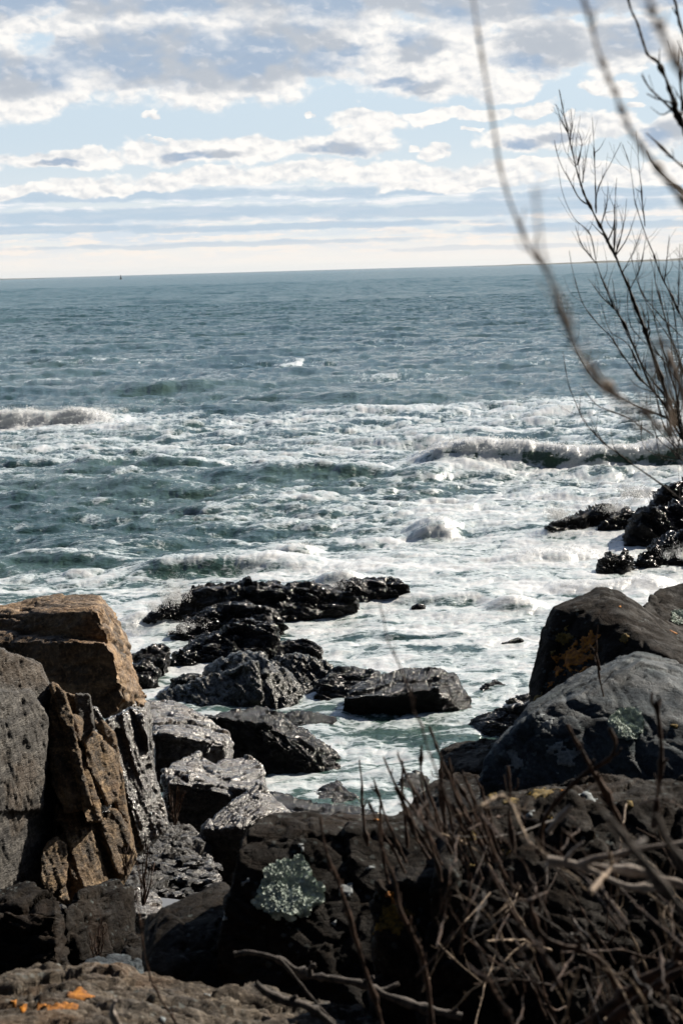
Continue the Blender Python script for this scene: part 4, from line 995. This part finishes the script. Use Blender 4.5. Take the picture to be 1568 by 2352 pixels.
spray('droplets over the small peaked wave in the middle of the bay', [(1010, 1196, 30, 14, 39.6, 700), (690,1252,24,10,36.8,400)], 7, 0.010)


def build_froth():
    """white water of the breaking crests: clots and drops thrown up from the foam"""
    P, f, d = FROTH; rg = np.random.default_rng(77)
    T = np.array([[1, 1, 1], [1, -1, -1], [-1, 1, -1], [-1, -1, 1]], float)/1.7
    groups = [('froth tumbling down the breaking wave at the far left', lambda p: (p[:, 0] < -5) & (p[:, 1] > 60), 8000),
              ('froth along the crest of the breaking wave at the right', lambda p: (p[:, 0] > 1) & (p[:, 1] > 46) & (p[:, 1] < 60), 9000),
              ('froth on the small broken waves between the bay and the reefs', lambda p: (p[:, 1] < 46), 5000)]
    for lab, sel, n in groups:
        k = np.where(sel(P))[0]
        if len(k) == 0: print('no froth', lab); continue
        w = f[k]*d[k]; i = rg.choice(k, n, p=w/w.sum()); dd = d[i]
        C = P[i] + rg.normal(size=(n, 3))*np.array([0.06, 0.12, 0.0])*(dd/50)[:, None]
        clump = np.clip(fbm(C*np.array([1.3, 0.4, 0])+5, 4, 0.6)*1.2+0.6, 0.1, 2)
        C[:, 2] += rg.exponential(1.0, n)*0.045*clump*np.minimum(1, (dd/50)**2)*f[i]
        s = rg.uniform(0.25, 1.0, n)**1.5*0.021*np.minimum(dd/50, (dd/50)**2)
        V = C[:, None, :] + T[None]*s[:, None, None]*rg.uniform(.5, 1.5, (n, 4, 1))
        q = (np.arange(n)*4)[:, None, None]; F = q + np.array([(0, 1, 2), (0, 3, 1), (0, 2, 3), (1, 3, 2)])[None]
        o = mesh_np('sea_froth', V.reshape(-1, 3), F.reshape(-1, 3), M_SPRAY, False); tag(o, lab, 'froth', kind='stuff')
build_froth()
# ------------------------------------------------------------------ twigs, stems, driftwood
def wood_mat(name, a, b, rough=0.7):
    m = bpy.data.materials.new(name); m.use_nodes = True; t = NT(m.node_tree); t.n.clear()
    co = t.new('ShaderNodeTexCoord').outputs['Object']
    col = t.mix(t.step(t.noise(co, 30, 5, 0.65), 0.4, 0.62), a, b)
    bs = t.new('ShaderNodeBsdfPrincipled'); t.put(bs.inputs['Base Color'], col); bs.inputs['Roughness'].default_value = rough; bs.inputs['Specular IOR Level'].default_value = 0.2
    bp = t.new('ShaderNodeBump'); bp.inputs['Strength'].default_value = 0.5; bp.inputs['Distance'].default_value = 0.004
    t.put(bp.inputs['Height'], t.noise(co, 220, 4, 0.7)); t.put(bs.inputs['Normal'], bp.outputs[0])
    o = t.new('ShaderNodeOutputMaterial'); t.l.new(bs.outputs[0], o.inputs[0]); return m
W_BARK = wood_mat('dark_bark', (0.020, 0.015, 0.012), (0.06, 0.045, 0.036))
W_RED = wood_mat('red_brown_bark', (0.024, 0.012, 0.007), (0.080, 0.043, 0.026))
W_PALE = wood_mat('weathered_wood', (0.22, 0.18, 0.15), (0.42, 0.37, 0.33))
W_DRIFT = wood_mat('driftwood_grey', (0.040, 0.034, 0.030), (0.12, 0.10, 0.088))

W_SHOOT = wood_mat('pale_tan_bark', (0.16, 0.115, 0.085), (0.42, 0.33, 0.26))
W_TAN = wood_mat('tan_bark', (0.11, 0.075, 0.050), (0.32, 0.24, 0.165))
def spline(P, n):
    P = np.array(P, float)
    if len(P) < 3: return np.array([P[0]+(P[-1]-P[0])*u for u in np.linspace(0, 1, n)])
    Q = np.vstack([2*P[0]-P[1], P, 2*P[-1]-P[-2]]); out = []
    seg = len(P)-1
    for u in np.linspace(0, seg-1e-6, n):
        i = int(u); t = u-i; a, b, c, d = Q[i], Q[i+1], Q[i+2], Q[i+3]
        out.append(0.5*((2*b)+(c-a)*t+(2*a-5*b+4*c-d)*t*t+(3*b-a-3*c+d)*t**3))
    return np.array(out)
class Tubes:
    def __init__(s): s.V = []; s.F = []; s.k = 0
    def add(s, C, R, sides=6):
        C = np.asarray(C, float); n = len(C); R = np.broadcast_to(R, (n,))
        T = np.gradient(C, axis=0); T /= np.linalg.norm(T, axis=1)[:, None]+1e-12
        up = np.array([0.31, 0.2, 0.93]); A = np.cross(T, up); A /= np.linalg.norm(A, axis=1)[:, None]+1e-9; B = np.cross(T, A)
        th = np.linspace(0, 2*np.pi, sides, endpoint=False)
        V = C[:, None, :] + R[:, None, None]*(np.cos(th)[None, :, None]*A[:, None, :] + np.sin(th)[None, :, None]*B[:, None, :])
        s.V.append(V.reshape(-1, 3))
        for i in range(n-1):
            for j in range(sides):
                a = s.k+i*sides+j; b = s.k+i*sides+(j+1) % sides; s.F.append((a, b, b+sides, a+sides))
        s.F.append((s.k, s.k+1, s.k+2, s.k+3)); e = s.k+(n-1)*sides; s.F.append((e, e+1, e+2, e+3))
        s.k += n*sides
    def build(s, name, mat, parent=None, loc=None):
        V = np.vstack(s.V)
        return mesh_np(name, V, s.F, mat, True, loc if loc is not None else V[0], parent)
def branch(tb, P, r0, r1, rg, kink=0.5, buds=True, spurs=0, step=0.02, spur_len=0.05, sides=6):
    """a tapered, slightly kinked stem with swollen nodes; P runs from base to tip"""
    P = np.array(P, float); L = np.linalg.norm(np.diff(P, axis=0), axis=1).sum(); n = max(8, int(L/step))
    C = spline(P, n); t = np.linspace(0, 1, n)
    amp = kink*min(0.03, L*0.012)
    for f in (3, 7, 15):
        C = C + (rg.normal(size=3)[None]*np.sin(t*f*6.3+rg.uniform(0, 6))[:, None] + rg.normal(size=3)[None]*np.cos(t*f*5.1+rg.uniform(0, 6))[:, None])*amp/f*np.sin(t*np.pi)[:, None]
    R = r0*(1-t)+r1*t
    if buds:
        k = max(2, int(L/0.035)); pos = rg.uniform(0, 1, k)
        for p in pos: R = R*(1+rg.uniform(.25, .7)*np.exp(-((t-p)/(0.6*step/L+1e-6)*0.8)**2))
        R *= 1+0.08*rg.normal(size=n)
    tb.add(C, R, sides)
    for q in range(spurs):
        i = int(rg.uniform(0.12, 0.97)*(n-2)); T = C[i+1]-C[i]; T /= np.linalg.norm(T)
        d = T*rg.uniform(0.6, 1.1)+rg.normal(size=3)*0.45; d[2] += 0.35; d /= np.linalg.norm(d)
        l = spur_len*rg.uniform(0.4, 1.6)
        tb.add(spline([C[i], C[i]+d*l*0.5+rg.normal(size=3)*l*0.08, C[i]+d*l+np.array([0, 0, l*0.2])], 6), np.linspace(R[i]*0.55, r1*0.6, 6), 5)
    return C
def px(lst, d, wob=0.0): return [p if isinstance(p, np.ndarray) else D(p[0], p[1], p[2] if len(p) > 2 else d) for p in lst]

def plant(name, label, cat, stems, mat, group=None, base=None, kink=0.4):
    root_at = base if base is not None else stems[0][1][0]
    e = empty(name, root_at); tag(e, label, cat, group)
    rg = np.random.default_rng(abs(hash(label)) % 1000 if False else len(label)*7+len(stems))
    for part, P, r0, r1, sp_n, sl in stems:
        tb = Tubes(); branch(tb, P, r0, r1, rg, kink, True, sp_n, 0.018, sl); tb.build(part, mat, e)
    return e

def build_plants():
    G = np.array
    d = 5.6
    def rev(l, dd=d): return px(l, dd)[::-1]
    low = [(1600,1120),(1660,1400),(1700,1700,5.0)]
    main = rev([(1283,205),(1300,290),(1318,370),(1340,440),(1375,510),(1405,580),(1440,660),(1480,760),(1520,870),(1550,960),(1575,1030)]+low)
    J = main[3]
    tw = [[(1428,331),(1445,379),(1455,456),(1471,509),(1498,576),(1522,643),(1551,701),(1575,760),(1590,860),(1600,1000),(1610,1130)],
          [(1280,379),(1291,442),(1316,499),(1354,538),(1368,600),(1387,653),(1411,710),(1435,749),(1459,806),(1483,854),(1527,912),(1552,965)],
          [(1306,576),(1315,624),(1335,691),(1363,734),(1397,768),(1426,811),(1464,864),(1512,912),(1545,960)],
          [(1287,682),(1303,749),(1315,792),(1349,854),(1387,893),(1421,912),(1483,941),(1536,965),(1565,1010)],
          [(1291,806),(1303,874),(1320,922),(1339,965),(1378,1008),(1435,1056),(1512,1109),(1580,1160),(1610,1200)],
          [(1496,640),(1500,720),(1520,800),(1545,880),(1562,960),(1578,1040)],
          [(1405,640),(1420,720),(1455,800),(1490,880),(1530,940),(1560,1000)]]
    st = [('stem', main, 0.0072, 0.0010, 26, 0.09)]
    for l in tw: st.append(('stem', rev(l), 0.0027, 0.0006, 16, 0.07))
    sm = [[(1272,322),(1282,365),(1306,413),(1330,456),(1358,475)],[(1320,518),(1335,562),(1368,605)],[(1426,326),(1402,374),(1373,432),(1366,478)],
          [(1359,269),(1363,336),(1366,418),(1368,490)],[(1356,307),(1342,379),(1337,420)],[(1415,408),(1411,480),(1409,585)],[(1438,456),(1431,518),(1411,590)],
          [(1474,523),(1455,576),(1426,630)],[(1483,542),(1469,614),(1445,665)],[(1395,430),(1392,470),(1380,515)],[(1310,250),(1312,290),(1308,320)],
          [(1276,240),(1290,280),(1303,305)],[(1327,300),(1335,330),(1325,380)],[(1460,300),(1470,420),(1480,520)],[(1536,540),(1530,600),(1524,650)],
          [(1380,700),(1400,760),(1440,790),(1470,850)],[(1350,640),(1380,680),(1412,712)],[(1330,880),(1370,930),(1440,960),(1500,1000)],[(1560,560),(1558,640),(1556,720)]]
    for l in sm: st.append(('twig', rev(l), 0.0018, 0.0006, 6, 0.05))
    rg = np.random.default_rng(5)
    for k in range(26):       # fine growth round the fork at the right edge
        x1 = rg.uniform(1440, 1568); y1 = rg.uniform(560, 980)
        st.append(('twig', rev([(x1, y1), (x1+rg.uniform(5, 30), y1+rg.uniform(60, 120)), (1568+rg.uniform(-20, 30), min(1060, y1+rg.uniform(180, 300)))], d+rg.uniform(-.3, .3)), 0.0015, 0.0006, 4, 0.05))
    plant('bare_bush', 'dark leafless bush with fine upright twigs rising in front of the sea at the right', 'bush', st, W_BARK, base=main[0])
    # the upper right plant, closer
    d2 = 3.6
    r2 = lambda l: px(l, d2)[::-1]
    st = [('stem', r2([(1436,-60),(1440,0),(1464,48),(1483,106),(1507,158),(1536,211),(1555,250),(1575,300),(1620,420),(1700,700),(1800,1300),(1850,2000,3.2)]), 0.0050, 0.0014, 14, 0.05),
          ('twig', r2([(1472,172),(1490,202),(1520,230),(1545,255),(1568,285)]), 0.003, 0.001, 4, 0.04),
          ('twig', r2([(1484,215),(1510,228),(1545,240),(1572,290)]), 0.0026, 0.001, 3, 0.04),
          ('twig', r2([(1486,345),(1500,378),(1530,410),(1568,440),(1640,520)]), 0.004, 0.001, 3, 0.04),
          ('twig', r2([(1483,305),(1510,330),(1540,360),(1580,395)]), 0.0026, 0.001, 3, 0.04),
          ('twig', r2([(1560,110),(1560,180),(1570,260)]), 0.003, 0.001, 4, 0.04),
          ('stem', r2([(1530,-60),(1550,10),(1562,60),(1585,140),(1620,260)]), 0.0035, 0.0018, 5, 0.04)]
    plant('bare_bush', 'thin dark branch hanging into the upper right corner, blurred less than its neighbours', 'branch', st, W_BARK)
    # near, out of focus shoots
    g = G([1.25, 1.5, 4.3])
    def near(label, l, dd, r0, r1, end, extra=()):
        P = px(l, dd)[::-1]; P = [end] + P
        st = [('stem', P, r0, r1, 8, 0.015)]
        for e in extra: st.append(('twig', px(e, dd)[::-1], r1*0.9, r1*0.3, 4, 0.03))
        plant('bare_shoot', label, 'branch', st, W_SHOOT, kink=0.10)
    near('long blurred arching shoot crossing sky, horizon and sea left of the leafless bush',
         [(1078,-80),(1086,0),(1100,100),(1118,200),(1135,300),(1155,400),(1185,500),(1215,575),(1250,625),(1285,715),(1315,780),(1360,850),(1420,905),(1480,952),(1540,1010),(1620,1120)], 1.45, 0.0020, 0.0007, G([0.62, 1.4, 4.4]),
         [[(1230,640),(1270,700),(1300,760)],[(1345,770),(1352,820),(1380,870)],[(1440,860),(1460,900),(1490,950)]])
    near('thick blurred shoot sweeping from the top down to the right edge above the bush',
         [(1330,-80),(1342,0),(1362,70),(1385,150),(1410,215),(1440,285),(1480,345),(1525,405),(1575,470),(1700,640),(1850,1000)], 1.35, 0.0023, 0.0009, G([0.85, 1.3, 4.4]))
    near('faint blurred shoot in the very top right corner crossing the thin branch',
         [(1478,-60),(1495,20),(1520,80),(1560,150),(1600,230),(1700,450),(1800,900)], 1.1, 0.0030, 0.0010, G([0.72, 1.1, 4.4]))
    near('very faint blurred shoot tip standing upright just left of the bush at horizon level',
         [(1225,430),(1235,520),(1250,600),(1290,700),(1350,850),(1480,1000),(1700,1300)], 0.95, 0.0013, 0.0004, G([0.6, 0.95, 4.4]))
    # ---------------- stems over the foreground rocks
    rg = np.random.default_rng(21)
    def single(name, label, cat, P, r0, r1, mat, spurs=0, sl=0.04, group=None, kink=0.8, extra=()):
        tb = Tubes(); branch(tb, P, r0, r1, rg, kink, True, spurs, 0.014, sl)
        for e, a, b in extra: branch(tb, e, a, b, rg, kink, True, 1, 0.014, 0.02)
        o = tb.build(name, mat); return tag(o, label, cat, group)
    single('dry_plant', 'knobby dry stem curving down left of centre, tip beside the pale lichen rosette', 'stem', px([(735,1876),(748,1955),(775,2020),(800,2100),(830,2200),(862,2300),(885,2390)], 3.2)[::-1], 0.0042, 0.0022, W_RED, 14, 0.02)
    single('dry_plant', 'knobby dry stem curving down the middle from the orange spot on the rock rim', 'stem', px([(866,1885),(880,1960),(905,2035),(932,2110),(962,2190),(985,2280),(990,2390)], 3.1)[::-1], 0.0044, 0.0022, W_RED, 14, 0.025)
    single('dry_plant', 'hair thin stalk rising in front of the big block in the channel', 'stem', px([(868,1370),(885,1440),(905,1510),(940,1590),(955,1640),(975,1700),(1010,1790),(1040,1880)], 2.6)[::-1], 0.0018, 0.0006, W_RED, 12, 0.02)
    single('dry_plant', 'thin crooked stalk standing left of the rosette boulder in the bottom left', 'stem', px([(300,1960),(318,2080),(330,2180),(345,2240),(365,2290),(405,2350),(420,2390)], 3.5)[::-1], 0.0028, 0.001, W_RED, 6, 0.03)
    single('driftwood_branch', 'weathered grey brown branch lying along the foot of the rosette boulder', 'driftwood',
           px([(538,2192),(580,2188),(640,2205),(700,2236),(760,2248),(830,2262),(900,2290),(980,2318),(1060,2335)], 4.3), 0.0052, 0.011, W_DRIFT, 3, 0.05, kink=0.6,
           extra=[(px([(640,2200),(690,2260),(740,2320),(790,2370)], 4.2), 0.004, 0.003), (px([(712,2240),(712,2222),(726,2218)], 4.25), 0.006, 0.005)])
    single('driftwood_branch', 'pale grey bent branch at the bottom edge below the other driftwood', 'driftwood',
           px([(586,2258),(612,2280),(660,2300),(705,2312),(740,2335),(790,2380)], 4.0), 0.0085, 0.0095, W_DRIFT, 1, 0.04, kink=0.5)
    single('dead_stick', 'short bright white stick at the bottom edge near the orange lichen', 'stick', px([(266,2296),(258,2316),(262,2338),(282,2370)], 3.3), 0.0050, 0.0065, W_PALE, 0)
    single('dead_stick', 'bright broken pale stick slanting over the lower right tangle', 'stick', px([(1258,1912),(1272,1892),(1290,1872),(1311,1850)], 3.1), 0.0062, 0.0042, W_PALE, 0, kink=0.2)
    single('dead_branch', 'pale forked dead branch spreading to the right edge across the tangle', 'branch', px([(1255,1978),(1300,1982),(1335,1990),(1400,2020),(1450,2038),(1500,2040)], 2.7), 0.0075, 0.003, W_PALE, 1, 0.03, kink=0.4,
           extra=[(px([(1330,1986),(1380,1968),(1440,1958),(1500,1944),(1600,1935)], 2.7), 0.0048, 0.003), (px([(1340,1988),(1420,1996),(1500,2012),(1600,2045)], 2.75), 0.007, 0.006)])
    single('dead_branch', 'big blurred pale branch cutting down across the lower right corner', 'branch', px([(1395,1875),(1440,1935),(1480,1985),(1530,2050),(1590,2120),(1700,2250)], 1.7), 0.0030, 0.0052, W_DRIFT, 1, 0.03, kink=0.3)
    single('dead_branch', 'short blurred pale branch at the right edge just above the big blurred one', 'branch', px([(1505,1870),(1530,1930),(1580,2000),(1640,2060)], 1.7), 0.003, 0.004, W_DRIFT, 0, kink=0.3)
    single('dead_branch', 'thick dark branch lying diagonally in the bottom right corner', 'branch', px([(1270,2400),(1380,2330),(1470,2260),(1568,2205),(1650,2170)], 2.9), 0.008, 0.010, W_RED, 3, 0.04, kink=0.4,
           extra=[(px([(1330,2400),(1420,2330),(1520,2255),(1640,2190)], 2.85), 0.006, 0.007)])
    single('dry_plant', 'long winding stem running down through the tangle from the pale stick', 'stem', px([(1100,1855),(1125,1935),(1165,2020),(1205,2065),(1225,2100),(1240,2140),(1290,2175),(1350,2190),(1390,2220),(1430,2300),(1450,2390)], 3.0)[::-1], 0.0055, 0.0028, W_RED, 10, 0.03)
    single('dry_plant', 'bent blunt twig reaching up to the round lichen disc', 'stem', px([(1398,1672),(1412,1710),(1395,1745),(1340,1780),(1290,1825),(1250,1880),(1235,1960)], 3.3)[::-1], 0.0050, 0.0034, W_RED, 3, 0.04)
    single('dry_plant', 'straight knobby twig slanting across the middle of the blue grey boulder', 'stem', px([(1301,1664),(1340,1735),(1375,1795),(1410,1860),(1440,1930)], 3.3)[::-1], 0.0046, 0.0038, W_RED, 4, 0.03)
    single('dry_plant', 'upright thick twig near the right edge in front of the blue grey boulder', 'stem', px([(1506,1610),(1512,1660),(1518,1730),(1512,1800),(1500,1900)], 3.3)[::-1], 0.0046, 0.0042, W_RED, 4, 0.03)
    single('dry_plant', 'slim upright twig on the left part of the blue grey boulder', 'stem', px([(1165,1758),(1170,1810),(1168,1870),(1180,1960)], 3.6)[::-1], 0.0032, 0.0022, W_RED, 3, 0.03)
    single('dry_plant', 'thin twig standing against the orange lichen of the tall boulder', 'stem', px([(1372,1436),(1368,1490),(1372,1535),(1385,1600)], 5.6)[::-1], 0.003, 0.0015, W_RED, 3, 0.05,
           extra=[(px([(1352,1480),(1366,1500),(1378,1540)], 5.6)[::-1], 0.003, 0.0015)])
    # group: upright shoots before the channel
    tips = [(825,1745),(880,1738),(912,1730),(985,1668),(968,1712),(858,1790),(895,1775),(905,1810),(925,1750),(940,1800),(965,1768),(1000,1800),(1012,1775),(1030,1740),(1045,1790),(1060,1770),(1010,1740),(1075,1800),(1090,1780),(845,1840),(872,1850),(990,1830),(1020,1825),(1050,1830),(1105,1805),(920,1845),(955,1835),(1035,1850)]
    for i, (x, y) in enumerate(tips):
        dd = rg.uniform(3.5, 4.3); L = rg.uniform(120, 200)
        bx = x+rg.uniform(40, 110)*(1 if i % 4 else 0.2); by = max(y+L, 1900+rg.uniform(0, 40))
        P = px([(x, y), ((x*2+bx)/3+rg.uniform(-6, 6), y+(by-y)*.35), ((x+bx*2)/3+rg.uniform(-6, 6), y+(by-y)*.7), (bx, by)], dd)[::-1]
        single('dry_shoot', 'slender reddish dry shoot in the sheaf standing before the channel water', 'stem', P, 0.0038, 0.0020, W_RED, 5, 0.02, group='sheaf of dry shoots in front of the channel')
    # group: the tangle
    for i in range(96):
        x = rg.uniform(980, 1600); y = rg.uniform(1830, 2330); dd = rg.uniform(2.5, 4.3)
        if i % 3 == 0:      # leaning, nearly straight, rooted low
            a = math.radians(rg.uniform(35, 80)); L = rg.uniform(120, 420); s = -1 if rg.random() < 0.35 else 1
            c_ = rg.uniform(-30, 30)
            P = [(x, y), (x-s*math.cos(a)*L*.5+c_, y+math.sin(a)*L*.5), (x-s*math.cos(a)*L, y+math.sin(a)*L)]
        elif i % 3 == 1:
            a = math.radians(rg.uniform(-30, 60)); L = rg.uniform(100, 300); c_ = rg.uniform(-60, 60)
            P = [(x, y), (x+math.cos(a)*L*.5, y+math.sin(a)*L*.5+c_), (x+math.cos(a)*L, y+math.sin(a)*L+rg.uniform(0, 90))]
        else:
            L = rg.uniform(80, 260)
            P = [(x, y), (x+rg.uniform(-30, 40), y+L*.4), (x+rg.uniform(-60, 80), y+L)]
        w = rg.choice([0.0016, 0.0022, 0.003, 0.0042], p=[.42, .33, .2, .05])
        mt = W_RED if rg.random() < 0.58 else (W_TAN if rg.random() < 0.75 else W_DRIFT)
        P = [(p[0], p[1], dd+rg.uniform(-.25, .25)) for p in P]; w *= 0.68
        single('dry_plant', 'dry leafless stem, one of many in the tangle over the lower right rock', 'stem', px(P, dd)[::-1], w*1.25, w*0.7, mt, int(rg.integers(2, 7)), 0.03, group='tangle of dry stems at the lower right')
    # dry weeds in the gaps of the left rocks
    for (x, y, h, dd, lab) in [(402,1895,125,12.0,'wispy dry weed standing in the dark gap below the middle tilted slab'),(330,2080,170,9.5,'tall wispy dry weed above the tide pool'),
                               (222,2230,130,7.6,'faint dry weed growing before the lower left blocks'),(290,2010,90,10.5,'short wispy dry weed at the foot of the left cliff')]:
        e = empty('dry_weed', D(x, y, dd)); tag(e, lab, 'weed')
        for k in range(9):
            tb = Tubes(); b0 = D(x+rg.uniform(-4, 4), y, dd); tx = x+rg.uniform(-26, 26); ty = y-h*rg.uniform(.5, 1)
            branch(tb, [b0, D((x+tx)/2+rg.uniform(-5, 5), (y+ty)/2, dd+rg.uniform(-.1, .1)), D(tx, ty, dd+rg.uniform(-.15, .15))], 0.0026, 0.0012, rg, 0.8, True, 7, 0.02, 0.05, 4)
            tb.build('stalk', W_RED, e)
build_plants()

def build_far():
    # navigation marker near the horizon
    m = simple_mat('marker_paint', (0.03, 0.03, 0.03), (0.05, 0.04, 0.04), 2, 0.6, 0)
    p = Z(278, 643, 0); k = 2600/p[1]; p = np.array([CAM[0]+(p[0])*k, 2600, 0])
    e = empty('channel_marker', p); tag(e, 'tiny dark navigation marker standing on the horizon at the left', 'marker')
    tb = Tubes(); tb.add([p+np.array([0, 0, -.5]), p+np.array([0, 0, 1.2])], [2.0, 1.7], 12); tb.build('base', m, e)
    tb = Tubes(); tb.add([p+np.array([0, 0, 1.2]), p+np.array([0, 0, 5.2])], [0.9, 0.35], 8); tb.build('tower', m, e)
    tb = Tubes(); tb.add([p+np.array([0, 0, 5.2]), p+np.array([0, 0, 6.3])], [0.7, 0.5], 8); tb.build('lantern', m, e)
    # low land beyond the horizon at the right and far left
    ml = simple_mat('far_land', (0.05, 0.06, 0.05), (0.09, 0.10, 0.08), 0.002, 0.9, 0)
    V = []; F = []
    for (t0, t1, H, dy, s) in [(0.085, 0.40, 17, 9500, 1), (-0.30, -0.175, 9, 9500, 2)]:
        n = 160; k = len(V)
        for i, tt in enumerate(np.linspace(t0, t1, n)):
            env = math.sin(math.pi*(i/(n-1)))**0.5
            h = H*env*(0.55+0.5*float(fbm(np.array([[tt*60, s*9.1, 0]]), 4)[0]))
            x = tt*dy
            V += [(x, dy, -2), (x, dy+60, max(1, h)), (x, dy+500, max(1, h*0.9)), (x, dy+700, -2)]
            if i:
                for j in range(3): a = k+(i-1)*4+j; F.append((a, a+4, a+5, a+1))
    o = mesh_np('hills', V, F, ml); tag(o, kind='structure')
build_far()

def build_haze():
    m = bpy.data.materials.new('haze'); m.use_nodes = True; t = NT(m.node_tree); t.n.clear()
    v = t.new('ShaderNodeVolumePrincipled'); v.inputs['Color'].default_value = (0.92, 0.95, 1.0, 1); v.inputs['Density'].default_value = 1.6e-5
    v.inputs['Anisotropy'].default_value = 0.2
    o = t.new('ShaderNodeOutputMaterial'); t.l.new(v.outputs[0], o.inputs['Volume'])
    x, y0, y1, z0, z1 = 26000, -200, 25500, -9.0, 60.0
    V = [(-x, y0, z0), (x, y0, z0), (x, y1, z0), (-x, y1, z0), (-x, y0, z1), (x, y0, z1), (x, y1, z1), (-x, y1, z1)]
    F = [(0, 3, 2, 1), (4, 5, 6, 7), (0, 1, 5, 4), (1, 2, 6, 5), (2, 3, 7, 6), (3, 0, 4, 7)]
    o = mesh_np('haze', V, F, m, False); tag(o, kind='stuff')
build_haze()
